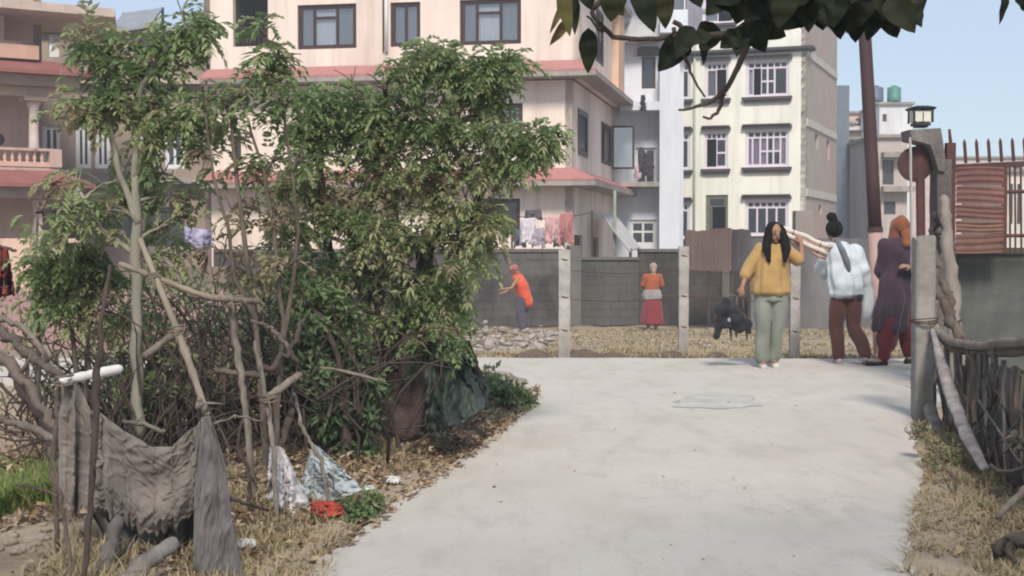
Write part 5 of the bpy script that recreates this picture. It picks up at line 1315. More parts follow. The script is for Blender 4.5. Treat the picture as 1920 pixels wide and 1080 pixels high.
for h_,t_ in ((V(-.055,.03,0),V(-.06,.22,0)),(V(.19,-.18,.045),V(.215,-.03,0))):
    mb = MB(); shoe(mb,h_,t_,.04,.05); fuse(mb,'shoe',mat('pale_pink_shoe',(.5,.38,.36),None,9),w2,.009,3)
mb = MB(); mb.ball(hc+V(.01,-.02,.03),.092,.098,.098,14,10); mb.capsule(hc+V(.005,-.02,.10),hc+V(-.02,-.03,.155),.045,.05); mb.ball(hc+V(-.025,-.03,.165),.052,.05,.045,10,8)
fuse(mb,'hair',m_hair,w2,.008,1,(.018,(45,45,10)))
mb = MB(); limb(mb,[hc+V(.02,-.08,-.09),V(-.06,-.155,1.27),V(-.02,-.175,1.15),V(.005,-.175,1.07)],[.024,.034,.032,.020]); fuse(mb,'scarf_tail',clothmat('slate_grey_scarf',(.14,.155,.18),None,16),w2,.010,2,(.008,(20,20,8)))
mb = MB(); mb.ball((.12,-.05,.76),.075,.06,.06,12,8); fuse(mb,'hip_pouch',m_blk,w2,.010,2)
# plastic bag
def plasticmat():
    m,nt,b,out = nodes_of('thin_clear_plastic'); b.inputs['Base Color'].default_value=(.62,.68,.74,1); b.inputs['Roughness'].default_value=.3
    t_ = nt.nodes.new('ShaderNodeBsdfTransparent'); mx = nt.nodes.new('ShaderNodeMixShader'); mx.inputs[0].default_value=.45
    nt.links.new(t_.outputs[0],mx.inputs[1]); nt.links.new(b.outputs[0],mx.inputs[2]); nt.links.new(mx.outputs[0],out.inputs[0]); return m
m_plas = plasticmat()
pb = empty('plastic_bag', (X2+.26,D2,.55), 'translucent plastic bag hanging at the right side of the pale blue jacket', 'bag')
mb = MB(); ringloft(mb,[(0,0,-.02,.03,.03),(0,0,.02,.075,.05),(.01,0,.15,.085,.06),(.0,0,.3,.07,.05),(-.02,0,.42,.035,.03),(-.03,0,.50,.015,.015)],24,(5,.08,.2)); mb.build('bag_skin',m_plas,pb,True)
mb = MB(); mb.ball((.02,0,.07),.05,.04,.055,10,8); mb.build('contents',clothmat('bag_contents',(.5,.42,.42),None,9),pb,True)

# ---- woman in dark purple
D3=15.75; X3=(1675-960)/FPX*D3
w3 = empty('person', (X3,D3,RZ), 'woman in long dark purple tunic and orange-brown head scarf beside the post', 'person')
hc = V(.10,.03,1.545); fd = V(.75,.6,-.1)
mb = MB(); head(mb,hc,fd); mb.capsule((.06,.0,1.34),(.09,.02,1.47),.045,.042)
ringloft(mb,[(.04,0,.80,.14,.11),(.04,0,.9,.165,.12),(.04,0,1.08,.135,.10),(.045,0,1.24,.16,.115),(.05,0,1.35,.16,.085),(.055,0,1.40,.07,.055)],24)
limb(mb,[V(-.09,0,1.34),V(-.13,.03,1.06),V(-.05,.16,.95)],[.05,.038,.026]); hand(mb,(-.05,.16,.95),(.7,.5,0),(0,0,-1),1,.6)
limb(mb,[V(.19,.0,1.33),V(.24,-.08,1.08),V(.14,-.20,1.10)],[.05,.038,.026]); hand(mb,(.14,-.20,1.10),(-.8,-.2,.2),(0,.5,-.8),1,.7,-1)
L3 = ([V(-.0,0,.82),V(-.045,-.06,.46),V(-.13,-.06,.10)],[V(.10,.02,.82),V(.17,.06,.46),V(.225,.18,.12)])
for l in L3: limb(mb,l,[.085,.055,.036])
mb.capsule((-.13,-.06,.06),(-.25,-.10,.035),.035,.027); mb.capsule((.225,.18,.07),(.33,.24,.035),.035,.027)
fuse(mb,'body',m_skin,w3,.0085,3); facebits(w3,hc,fd)
m_purp = clothmat('dark_purple_cloth',(.060,.034,.055),(.028,.018,.030),16,bump=.5); m_dred = clothmat('deep_red_cloth',(.16,.02,.03),(.075,.01,.016),16,bump=.4)
mb = MB(); ringloft(mb,[(-.06,-.01,.38,.16,.14),(-.035,-.01,.44,.19,.16),(.0,0,.6,.185,.155),(.025,0,.85,.18,.145),(.04,0,1.05,.155,.125),(.045,0,1.25,.17,.125),(.05,0,1.35,.165,.10),(.055,0,1.42,.07,.065)],60,(8,.08,.7))
limb(mb,[V(-.10,0,1.33),V(-.14,.03,1.06),V(-.07,.13,.97)],[.072,.062,.05]); limb(mb,[V(.20,0,1.32),V(.245,-.07,1.08),V(.17,-.17,1.09)],[.074,.064,.05])
fuse(mb,'tunic',m_purp,w3,.009,1,(.045,(8,8,4)))
mb = MB()
for l in L3: limb(mb,l,[.11,.105,.055])
mb.ball((-.06,0,.30),.11,.10,.16,12,8)
fuse(mb,'trousers',m_dred,w3,.009,1,(.035,(12,12,5)))
for h_,t_ in ((V(-.10,-.05,0),V(-.32,-.12,0)),(V(.21,.17,0),V(.37,.27,0))):
    mb = MB(); shoe(mb,h_,t_,.04,.045); fuse(mb,'shoe',m_blk,w3,.009,3)
mb = MB(); mb.ball(hc+V(-.02,-.01,.02),.098,.10,.105,14,10); limb(mb,[hc+V(-.05,0,.0),hc+V(-.09,.0,-.10),hc+V(-.07,-.02,-.17)],[.07,.06,.055]); limb(mb,[hc+V(.02,-.06,-.06),V(.12,-.10,1.36)],[.05,.05])
fuse(mb,'head_scarf',clothmat('rust_orange_scarf',(.24,.085,.04),(.12,.038,.02),14,bump=.4),w3,.008,1,(.032,(14,14,9)))

# ---- far women in the field
def fz_at(px,D): q = P(px,455,D); return Vector((q.x,D,ter(q.x,D)))
b0 = fz_at(1223,32.2)
f1 = empty('person', b0, 'distant woman in orange blouse and red skirt standing in the field', 'person')
mb = MB(); hc=V(.03,.05,1.44); fd=V(.1,1,-.4); head(mb,hc,fd); mb.capsule((.02,0,1.25),(.03,.03,1.38),.045,.042)
ringloft(mb,[(0,0,.8,.14,.11),(0,0,.9,.16,.12),(0,0,1.05,.13,.1),(.01,0,1.18,.15,.11),(.01,0,1.27,.16,.085),(.015,0,1.32,.07,.055)],20)
limb(mb,[V(-.15,0,1.25),V(-.22,.06,1.02),V(-.12,.22,.92)],[.05,.038,.025]); hand(mb,(-.12,.22,.92),(.3,.9,0),(0,0,-1),1,.5)
limb(mb,[V(.17,0,1.25),V(.24,.04,1.02),V(.15,.2,.92)],[.05,.038,.025]); hand(mb,(.15,.2,.92),(-.3,.9,0),(0,0,-1),1,.5,-1)
for sx in (-1,1): limb(mb,[V(sx*.09,0,.8),V(sx*.09,0,.45),V(sx*.09,0,.06)],[.085,.055,.04]); mb.capsule((sx*.09,0,.05),(sx*.1,.14,.035),.035,.028)
fuse(mb,'body',m_skin,f1,.012,3)
mb = MB(); ringloft(mb,[(0,0,.92,.17,.13),(0,0,1.05,.165,.13),(.01,0,1.18,.18,.13),(.01,0,1.27,.175,.10),(.015,0,1.32,.09,.07)],24,(5,.03,.5)); limb(mb,[V(-.15,0,1.25),V(-.21,.04,1.05)],[.07,.055]); limb(mb,[V(.17,0,1.25),V(.23,.03,1.05)],[.07,.055])
fuse(mb,'blouse',clothmat('orange_brown_cloth',(.34,.10,.045),(.25,.07,.03),14),f1,.014,2)
mb = MB(); ringloft(mb,[(0,0,.16,.27,.2),(0,0,.3,.26,.2),(0,0,.6,.22,.18),(0,0,.85,.18,.14),(0,0,.95,.16,.12)],40,(9,.05,.7)); fuse(mb,'skirt',clothmat('pink_red_cloth',(.26,.05,.06),(.15,.03,.04),10),f1,.014,2)
mb = MB(); ringloft(mb,[(0,0,.72,.215,.175),(0,0,.82,.225,.18),(0,0,.95,.185,.15)],30,(7,.05,.2)); fuse(mb,'waist_cloth',clothmat('grey_white_cloth',(.36,.34,.33),(.22,.2,.2),10),f1,.014,2)
mb = MB(); mb.ball(hc+V(0,-.02,.03),.095,.10,.098,12,8); mb.capsule(hc+V(0,-.07,-.03),hc+V(0,-.1,-.14),.06,.05); fuse(mb,'head_scarf',clothmat('off_white_cloth',(.34,.25,.18),None,10),f1,.014,2)
b0 = fz_at(972,32.4)
f2 = empty('person', b0, 'distant stooping woman in a bright orange-red shawl beside the bush', 'person')
mb = MB(); hc=V(-.12,-.05,1.42); fd=V(-.8,-.2,-.4); head(mb,hc,fd); mb.capsule((-.04,-.0,1.26),(-.10,-.03,1.37),.045,.042)
limb(mb,[V(.1,.02,.82),V(.08,.0,1.02),V(-.01,-.0,1.20)],[.14,.13,.12])
limb(mb,[V(-.02,-.14,1.20),V(-.16,-.25,1.0),V(-.34,-.3,.98)],[.05,.038,.025]); hand(mb,(-.34,-.3,.98),(-.9,-.2,0),(0,0,-1),1,.5)
limb(mb,[V(-.02,.12,1.20),V(-.16,.15,.98),V(-.34,.05,.88)],[.05,.038,.025]); hand(mb,(-.34,.05,.88),(-.9,-.2,0),(0,0,-1),1,.5,-1)
for sy,dx in ((-.09,0),(.09,.08)): limb(mb,[V(.1,sy,.8),V(.02+dx,sy,.45),V(.08+dx,sy,.06)],[.09,.058,.04]); mb.capsule((.08+dx,sy,.05),(-.06+dx,sy,.035),.035,.028)
fuse(mb,'body',m_skin,f2,.012,3)
mb = MB(); limb(mb,[V(.12,.0,.85),V(.08,.0,1.04),V(-.01,-.0,1.22)],[.165,.155,.13]); mb.capsule((.15,-.1,.78),(.05,-.12,1.1),.13,.10); mb.capsule((.19,-.05,.68),(.12,-.08,.9),.15,.13); mb.capsule((.20,.05,.70),(.12,.06,.9),.14,.12)
fuse(mb,'shawl',clothmat('bright_orange_red_cloth',(.72,.14,.06),(.5,.07,.035),10),f2,.014,2,(.02,(6,6,6)))
mb = MB()
for sy,dx in ((-.09,0),(.09,.08)): limb(mb,[V(.12,sy,.78),V(.04+dx,sy,.45),V(.08+dx,sy,.12)],[.13,.11,.09])
fuse(mb,'trousers',clothmat('slate_purple_cloth',(.10,.09,.12),None,10),f2,.014,2,(.015,(6,6,4)))
mb = MB(); mb.ball(hc+V(.03,.0,.03),.098,.1,.095,12,8); mb.capsule(hc+V(.05,0,-.02),V(.0,-.02,1.27),.07,.08); fuse(mb,'head_scarf',clothmat('dusky_pink_cloth',(.36,.13,.12),(.22,.08,.08),10),f2,.014,2)
# ================================================================ VEGETATION
random.seed(77)
G_STOPS = [(.070,.105,.060),(.125,.190,.085),(.180,.260,.110),(.250,.325,.145),(.37,.41,.21),(.36,.32,.20),(.24,.18,.125)]
m_leaf = leafmat('shrub_leaf', G_STOPS, .55, .5)
m_leafbig = leafmat('big_leaf', [(.006,.010,.005),(.009,.015,.006),(.022,.025,.008),(.085,.078,.022),(.13,.095,.045)], .8, .12)
def leaf5(mb, b, d, n, L, w, droop=.3):
    """one leaf: base b, direction d, normal n, folded and drooping"""
    s_ = d.cross(n).normalized()*w; m1 = b+d*L*.45; t = b+d*L - n*L*droop
    mb.add([b, m1+s_+n*w*.35, m1-n*w*.1, m1-s_+n*w*.35, t], [(0,1,2),(0,2,3),(2,1,4),(2,4,3)])
def rosette(mb, c, ax, nleaf, L, w, tint, spread=.9, droop=.35):
    L *= random.choice((.55,.75,.85,1.05))
    ax = ax.normalized(); r0 = ax.orthogonal().normalized(); r1 = ax.cross(r0); a0 = random.uniform(0,6.28)
    for k in range(nleaf):
        a = a0+2*math.pi*k/nleaf+random.uniform(-.35,.35); el = spread*random.uniform(.5,1.1)
        out = r0*math.cos(a)+r1*math.sin(a)
        d = (ax*math.cos(el)+out*math.sin(el)); d.z -= .25; d.normalize()
        n = (ax - d*ax.dot(d)); 
        if n.length < 1e-3: n = d.orthogonal()
        n.normalize(); n = (n+Vector((random.uniform(-.5,.5),random.uniform(-.5,.5),random.uniform(-.2,.4)))); n = (n-d*n.dot(d)).normalized()
        t_ = min(1,max(0,tint+random.gauss(0,.09))); mb.cc = (t_,t_,t_,1)
        leaf5(mb, c+out*L*.08+ax*L*random.uniform(-.9,.7)+out*L*random.uniform(0,.35), d, n, L*random.uniform(.55,1.15), w*random.uniform(.7,1.2), droop*random.uniform(.3,1.6))
def frond(mb, c, d, L, w, tint):
    """a drooping feather leaf: pairs of small leaflets along a curved midrib"""
    d = d.normalized(); s_ = d.cross(Vector((0,0,1)))
    if s_.length < .1: s_ = Vector((1,0,0))
    s_.normalize(); n = s_.cross(d); p = Vector(c); N = random.randint(4,6); st = L/N
    for k in range(N):
        d = (d+Vector((0,0,-.17-.07*k))).normalized(); p = p+d*st; ll = L*.47*(1-.10*k)*random.uniform(.75,1.2)
        for sg in (-1,1,0) if k == N-1 else (-1,1):
            dd = (d*.75+s_*sg*.75+Vector((random.gauss(0,.16),random.gauss(0,.16),random.gauss(-.12,.16)))).normalized()
            sw = dd.cross(n).normalized()*w; t_ = min(1,max(0,tint+random.gauss(0,.05))); mb.cc = (t_,t_,t_,1)
            m_ = p+dd*ll*.45; mb.add([p,m_+sw+n*w*.3,p+dd*ll-Vector((0,0,ll*.12)),m_-sw+n*w*.3],[(0,1,2),(0,2,3)])
FEATHER = False
def blob(mb, centre, r, nros, tint, spr, Lr=(.08,.13), w=.017, nleaf=(6,10), up=.5, depth=.8, thr=-.12, nsc=3.2):
    c = Vector(centre); k = 0; tries = 0
    while k < nros and tries < nros*5:
        tries += 1
        q = Vector((random.gauss(0,1),random.gauss(0,1),random.gauss(0,1))).normalized()*random.random()**.42
        p = c+Vector((q.x*r,q.y*r*depth,q.z*r))
        if noise.noise(p*nsc) < thr: continue
        ax = Vector((q.x,q.y,q.z*.7+up))+Vector((random.gauss(0,.35),random.gauss(0,.35),random.gauss(0,.25)))
        tt = tint+random.gauss(0,spr)+.10*noise.noise(p*2.0)
        if FEATHER:
            r0_ = ax.normalized()
            for _ in range(random.randint(3,4)):
                o_ = Vector((random.gauss(0,1),random.gauss(0,1),random.gauss(.1,.5))).normalized()
                frond(mb, p+o_*.02, o_+r0_*.5, random.uniform(*Lr)*random.uniform(1.0,1.75), w*.78, tt)
            k += 1; continue
        rosette(mb, p, ax, random.randint(*nleaf), random.uniform(*Lr), w, tt, random.uniform(.8,1.5))
        k += 1
def branch_to(mb, a, b_, r0, r1, sag=.12, n=7, side=0):
    a = Vector(a); b_ = Vector(b_); L = (b_-a).length; pts = []; o = Vector((random.uniform(-1,1),random.uniform(-1,1),0))*L*sag
    for k in range(n+1):
        u = k/n; p = a.lerp(b_,u)+o*math.sin(math.pi*u)+Vector((0,0,L*.10*math.sin(math.pi*u)))
        if 0<k<n: p += Vector([random.gauss(0,L*.012) for _ in range(3)])
        pts.append(p)
    mb.tube(pts,[r0+(r1-r0)*k/n for k in range(n+1)],6,cap=False,wob=.08); return pts
def shrub(name, label, cat, base, trunks, blobs, D, mbark, leaf=m_leaf, group=None, Lr=(.08,.13), w=.017, tr=.03, dens=1.0, twigs=True, stems=None, nleaf=(5,9), nsc=4.6, thr=.03):
    """blobs: (px,py,rpx,dD,count,tint,spread)"""
    bz = ter(base.x,base.y)
    t = empty(name, (base.x,base.y,bz), label, cat, group); O_ = Vector(t.location)
    hubs = []
    for (pts,r) in trunks:
        W_ = [P(*p)-O_ for p in pts]; mb = MB(); pp=[]
        for a,b_ in zip(W_,W_[1:]):
            for j in range(4): pp.append(a.lerp(b_,j/4)+Vector([random.gauss(0,r*.25) for _ in range(3)]))
        pp.append(W_[-1]); N = len(pp)
        mb.tube(pp,[r*(1.25-.8*i/N)*random.uniform(.88,1.12) for i in range(N)],9,wob=.10); mb.build('trunk',mbark,t,True); hubs += pp[N//3:]
    cr = MB().colors(); tw = MB()
    global FEATHER
    FEATHER = name in ('tall_shrub','slender_sapling','leafy_sapling','low_sapling')
    for (px,py,rp,dD,cnt,tint,spr) in blobs:
        if name in ('leafy_sapling','slender_sapling','low_sapling'): tint += .20; spr += .05
        c = P(px,py,D+dD)-O_; r = rp*(D+dD)/FPX
        h = min(hubs,key=lambda q:(q-c).length+(.5 if q.z>c.z else 0)) if hubs else Vector((0,0,0))
        if twigs:
            mb = tw
            pts = branch_to(mb,h,c,tr*.45,tr*.16)
            for _ in range(8):
                e_ = c+Vector((random.uniform(-.9,.9)*r,random.uniform(-.7,.7)*r,random.uniform(-.6,.9)*r)); branch_to(mb,random.choice(pts[3:]),e_,tr*.16,.003,n=4)
        if FEATHER: r *= .82
        cr.off = Vector((0,0,0)); blob(cr,c,r,int(cnt*dens),tint,spr,Lr,w,nleaf,nsc=nsc,thr=thr)
    if tw.f: o = tw.build('branches',mat('dry_brown_twig',(.20,.15,.115),(.12,.09,.07),8,bump=.4) if name=='tall_shrub' else mbark,t,True); o['kind']='stuff'
    o = cr.build('crown',leaf,t); o['kind']='stuff'
    return t

# ---- big bush (main)
B = []
def bb(px,py,r,dD=0,n=60,t=.3,s=.1): B.append((px,py,r,dD,n,t+.14,s+.04))
T0_=.10
for a in ((725,165,62),(790,120,50),(850,140,62),(915,150,58),(955,130,30),(660,180,58),(605,205,48),(740,215,70),(820,220,75),(900,225,68),(665,255,70),(590,250,45)): bb(*a,0,85,.30,.09)
for a in ((600,300,42),(955,250,45),(1000,250,34),(1015,275,24),(965,285,34)): bb(*a,-.1,42,.32,.1)
for a in ((760,300,80),(850,310,75),(690,330,70),(910,330,55),(790,380,85),(880,390,65),(700,400,75),(600,370,60),(550,350,50)): bb(*a,0,62,.56,.15)
for a in ((620,430,60),(700,460,70),(790,460,80),(870,460,70),(915,415,42),(545,440,45)): bb(*a,-.1,62,.50,.17)
for a in ((660,540,70),(760,540,75),(835,530,55),(870,480,34),(580,520,50),(700,610,70),(805,600,50),(838,575,28)): bb(*a,0,55,.36,.15)
for a in ((825,635,45),(860,630,34),(780,640,36)): bb(*a,-.35,14,.08,.06)
base = G(762,802)
tr_ = [([(735,812,9.6),(738,740,9.6),(730,670,9.6),(700,560,9.5),(660,430,9.4)],.085),([(762,815,9.5),(765,740,9.5),(768,660,9.5),(790,540,9.6),(820,380,9.6),(840,250,9.6)],.09),
       ([(792,806,9.7),(792,740,9.7),(800,650,9.7),(840,560,9.7),(880,430,9.7),(920,300,9.7)],.06),([(745,812,9.9),(750,700,9.9),(745,560,9.9),(740,400,9.9),(730,240,9.9)],.06),([(722,806,9.8),(715,730,9.8),(690,650,9.8),(640,540,9.8),(600,400,9.8),(600,280,9.8)],.05)]
shrub('tall_shrub','largest green bush with purple-brown trunks at the road bend','shrub',Vector((base.x,9.6,0)),tr_,B,9.5,m_purpletrunk,dens=.42,tr=.04,Lr=(.075,.135),w=.015)
# ---- lower dark green shrub left of trunk
B=[(600,600,55,0,60,.25,.1),(560,560,50,.2,40,.4,.12),(640,640,60,0,70,.2,.08),(610,700,55,0,70,.14,.07),(660,720,55,.1,70,.16,.07),(640,790,55,0,80,.12,.06),(590,760,40,.1,35,.18,.1),(680,810,42,0,50,.14,.08),(650,850,40,0,50,.12,.07),(690,860,22,0,18,.2,.1),(560,640,40,.2,30,.3,.12)]
shrub('leafy_shrub','dark lower shrub between the white rags and the big trunk','shrub',G(640,880),[([(645,885,8.6),(650,800,8.6),(640,700,8.6),(610,600,8.6)],.03),([(655,885,8.7),(668,800,8.7),(672,720,8.7)],.025)],B,8.7,m_wooddark,dens=1.9,Lr=(.055,.10),w=.016)
# ---- middle slender sapling
B=[(520,85,42,0,34,.26,.1),(497,60,26,0,16,.3,.1),(545,110,28,0,18,.28,.1),(500,150,34,0,24,.2,.1),(470,165,30,0,14,.3,.1),(425,200,45,.1,26,.34,.12),(385,190,40,.1,22,.3,.1),(540,190,42,0,34,.16,.08),(500,215,32,0,22,.15,.08),(440,250,40,.2,18,.5,.12),(390,300,45,.2,22,.55,.15),(520,300,38,.1,22,.35,.1),(480,340,45,.1,20,.6,.14),(555,300,30,0,18,.3,.1),(470,420,60,.2,28,.68,.14),(530,450,48,.1,36,.5,.14),(420,480,50,.2,22,.66,.14),(480,520,48,.1,24,.6,.15),(545,500,34,0,30,.60,.05)]
shrub('slender_sapling','tall open sapling with thin bare stems between the two thickets','sapling',G(505,905),[([(500,905,8.2),(490,760,8.2),(478,600,8.2),(455,420,8.2),(440,300,8.2),(430,190,8.2)],.017),([(512,905,8.2),(520,760,8.2),(530,600,8.2),(512,420,8.2),(495,320,8.2),(465,225,8.2)],.016),([(478,600,8.2),(440,520,8.2),(425,420,8.2),(400,330,8.2),(385,210,8.2)],.012),([(520,700,8.2),(545,560,8.2),(560,430,8.2),(545,320,8.2),(520,110,8.2)],.013)],B,8.2,m_wood,dens=.27,Lr=(.07,.125),w=.016)
# ---- left sapling
B=[(345,40,50,0,60,.24,.09),(330,95,34,0,24,.22,.09),(375,110,24,0,14,.2,.08),(230,110,40,0,30,.22,.1),(160,75,34,.1,26,.62,.06),(205,85,28,.1,16,.5,.1),(205,140,55,0,50,.17,.08),(260,165,44,0,34,.2,.09),(300,130,38,0,16,.3,.1),(170,205,48,0,48,.34,.12),(130,215,26,0,14,.4,.12),(215,215,40,0,26,.5,.14),(315,215,52,0,50,.26,.09),(355,250,40,0,34,.25,.09),(270,250,38,0,24,.36,.1),(240,310,44,.1,30,.36,.1),(200,350,46,.1,28,.48,.12),(140,350,42,.1,20,.48,.12),(150,400,46,0,28,.38,.1),(240,400,50,.1,34,.42,.12),(320,330,44,.2,18,.45,.12),(330,420,40,.2,20,.5,.14),(110,430,36,0,16,.4,.1),(370,370,34,.2,12,.55,.1),(300,480,50,.3,26,.55,.14)]
shrub('leafy_sapling','left sapling with drooping leaf clusters and thick pale trunk before the balcony house','sapling',G(262,820),[([(262,815,8.6),(258,700,8.6),(256,520,8.6),(254,380,8.6),(252,270,8.6),(258,180,8.6),(300,110,8.6),(345,50,8.6)],.031),([(256,420,8.6),(225,330,8.6),(205,240,8.6),(190,150,8.6)],.02),([(254,330,8.6),(290,280,8.6),(320,230,8.6)],.018),([(256,480,8.6),(190,430,8.6),(150,360,8.6)],.016)],B,8.6,mat('pale_grey_bark',(.27,.25,.20),(.17,.16,.13),6,bump=.6,stretch=(2,2,.6)),dens=.31,Lr=(.085,.15),w=.019)
# ---- low left sapling
B=[(110,500,50,0,42,.27,.09),(150,520,46,0,40,.3,.1),(100,560,36,0,24,.27,.1),(170,480,36,0,24,.3,.1),(190,540,36,.1,18,.5,.14),(145,590,30,0,12,.4,.14),(75,500,24,0,10,.36,.1),(80,400,40,.3,16,.5,.12),(215,590,44,.3,20,.62,.12)]
shrub('low_sapling','bright low sapling in front of the rose compound wall at the left','sapling',G(135,800),[([(140,800,8.9),(142,700,8.9),(136,610,8.9),(120,520,8.9)],.018),([(150,800,8.9),(165,700,8.9),(168,560,8.9)],.016),([(70,780,9.1),(72,640,9.1),(66,480,9.1),(70,400,9.1)],.016)],B,8.9,m_wood,dens=.8,Lr=(.07,.12),w=.016)
# ---- small plants
B=[(285,725,44,0,50,.42,.08),(320,705,30,0,22,.45,.08),(250,740,28,0,20,.38,.08),(300,760,30,0,18,.36,.1)]
shrub('leafy_plant','pale green low plant behind the cloth','plant',G(285,790),[([(285,800,9.2),(288,740,9.2)],.01)],B,9.2,m_wooddark,dens=1.8,Lr=(.07,.12),w=.018,tr=.02)
B=[(950,725,34,0,45,.22,.09),(975,745,26,0,30,.26,.1),(925,715,22,.2,16,.2,.08),(960,770,26,-.3,22,.5,.14)]
shrub('corner_shrub','low round shrub at the inside corner of the road bend','shrub',G(955,775),[([(955,776,11.6),(952,735,11.6)],.012)],B,11.7,m_wooddark,dens=1.8,Lr=(.05,.09),w=.018,tr=.02)
B=[(660,965,30,0,40,.26,.1),(700,940,20,.2,14,.3,.1),(630,985,24,-.1,22,.4,.14),(600,900,20,.3,0,.4,.1)]
shrub('verge_weed','low green weed at the verge beside the red scrap','plant',G(655,992),[([(655,994,6.9),(656,970,6.9)],.006)],B,6.9,m_wooddark,dens=2.2,Lr=(.03,.06),w=.010,tr=.01)
B=[(1765,860,34,0,34,.82,.1),(1800,935,44,-.6,50,.84,.1),(1735,815,24,.3,16,.8,.12),(1850,985,50,-1.0,50,.86,.1),(1745,890,26,-.2,14,.7,.14)]
shrub('dry_verge_bush','dry olive weeds tangled under the right slat fence','plant',G(1790,950),[([(1790,955,7.6),(1792,900,7.6)],.008)],B,8.6,m_wood,dens=2.4,Lr=(.03,.07),w=.007,tr=.012)
# ---- dark dry thicket between the saplings (uncountable)
mb = MB(); base = G(330,800); mb.off = Vector((base.x,base.y,0))
for k in range(900):
    px = random.gauss(330,170) if k%3 else random.gauss(580,90); 
    px = min(abs(px),760)
    if px < 160 and k%2: px += 170
    D_ = random.uniform(8.4,11.5); py0 = random.uniform(620,800); p = P(px,py0,D_); p.z = ter(p.x,p.y)+random.uniform(-.02,.5)
    d = Vector((random.gauss(0,.4),random.gauss(0,.3),random.uniform(.25,1))).normalized(); L = random.uniform(.3,1.15)
    pts=[p]; 
    for j in range(4): d = (d+Vector([random.gauss(0,.28) for _ in range(3)])).normalized(); pts.append(pts[-1]+d*L/4)
    mb.tube(pts,[.011*random.uniform(.5,1.3)*(1-.2*j) for j in range(5)],4,cap=False)
o = mb.build('dry_thicket', m_wooddark, None, True, Vector((base.x,base.y,0))); tag(o,'dark tangle of dry stems filling the gap under the saplings','thicket',kind='stuff')
mb = MB().colors(); mb.off = Vector((base.x,base.y,0))
for k in range(1500):
    px = random.gauss(330,150) if k%3 else random.gauss(600,90); px=abs(px); D_=random.uniform(8.8,12); p = P(px,random.uniform(520,760),D_)
    if p.z < ter(p.x,p.y): continue
    rosette(mb,p,Vector((random.gauss(0,1),random.gauss(0,1),.4)),5,random.uniform(.05,.11),.013,random.uniform(.55,1.0) if random.random()<.7 else .1)
o = mb.build('dry_leaves', m_leaf, None, False, Vector((base.x,base.y,0))); tag(o,'withered brown leaves caught in the dark thicket','leaves',kind='stuff')

# ---------------- grass and litter (uncountable)
m_grass = leafmat('grass_blade', [(.045,.10,.02),(.09,.17,.035),(.17,.22,.06),(.34,.28,.14),(.44,.36,.22),(.32,.25,.16),(.16,.115,.08)], .6, .3)
def blades(name, label, cat, pts, H, tint, spr, w=.006, lean=.5, zoff=-9):
    mb = MB().colors(); o0 = Vector(pts[0]); mb.off = o0
    for p in pts:
        p = Vector(p); p.z = max(ter(p.x,p.y),zoff)-.01; h = H*random.uniform(.4,1.3); a = random.uniform(0,6.28)
        d = Vector((math.cos(a),math.sin(a),0)); s_ = Vector((-d.y,d.x,0))*w; l = lean*random.random()*h
        t_ = min(1,max(0,tint+random.gauss(0,spr))); mb.cc=(t_,t_,t_,1)
        mb.add([p-s_,p+s_,p+d*l*.4+Vector((0,0,h*.6))+s_*.7,p+d*l*.4+Vector((0,0,h*.6))-s_*.7,p+d*l+Vector((0,0,h*.95))],[(0,1,2,3),(3,2,4)])
    o = mb.build(name, m_grass, None, False, o0); return tag(o,label,cat,kind='stuff')
def scatter(n, fn, dens=None):
    out=[]; t=0
    while len(out)<n and t<n*12:
        t+=1; p=fn()
        if p is None: continue
        if dens and noise.noise(Vector((p.x*dens[0],p.y*dens[0],2)))<dens[1]: continue
        out.append(p)
    return out
# right verge
RV = [(1.25,3.2),(1.62,5.9),(2.05,7.2),(2.55,8.6),(3.0,10.2)]
def rverge():
    y = random.uniform(4.6,10.6); xe = lerp_x([Vector((a,b_,0)) for a,b_ in RV],y); return Vector((xe+random.random()**1.2*(.95 if y<8 else .45)+.02,y,0))
blades('dry_grass','dry straw and olive grass along the right verge','grass',scatter(9000,rverge,(2.4,-.18)),.085,.68,.14,.004,1.6)
blades('straw_litter','pale broken straw flattened at the lower right road edge','straw',scatter(5000,lambda:(lambda p:p)(rverge()),(3.5,.0)),.035,.66,.08,.004,4.5,.03)
def lverge(a=-.3,b_=1.0):
    def f():
        y = random.uniform(4.8,13.2); xe = lerp_x([(p) for p in LE[:9]],y); return Vector((xe+.05-random.random()**1.3*b_,y,0))
    return f
blades('verge_grass','sparse dry grass on the left verge','grass',scatter(7000,lverge(0,1.3),(2.2,.05)),.07,.66,.16,.004,1.5)
def nearleft(): return Vector((random.uniform(-1.9,-.75),random.uniform(5.2,7.4),0))
blades('straw_grass','yellow straw grass at the bottom between cloth and road','grass',scatter(4500,nearleft,(2.5,-.1)),.10,.66,.08,.004,1.8)
# bank and field
def bank(): return Vector((random.uniform(-3.0,8.5),random.uniform(17.15,24),0))
blades('field_grass','yellow dry grass over the bank beyond the road','grass',scatter(34000,bank,(.55,-.3)),.055,.63,.07,.011,2.2)
blades('bank_weeds','darker low weeds at the lip of the bank','grass',scatter(5000,lambda:Vector((random.uniform(-3,8.5),random.uniform(16.8,17.8),0)),(.8,.08)),.07,.86,.10,.010,1.5)
def field(): return Vector((random.uniform(-6,12),random.uniform(24,32.5),0))
blades('far_grass','straw grass in the low field before the boundary wall','grass',scatter(24000,field,(.5,-.35)),.06,.68,.07,.016,2.0)
# green patch far left
def gp(): p = G(random.uniform(-140,140),random.uniform(852,966)); return Vector((p.x,p.y,0))
blades('green_grass','lush green grass patch at the left edge','grass',scatter(18000,gp),.16,.33,.08,.012,1.0)
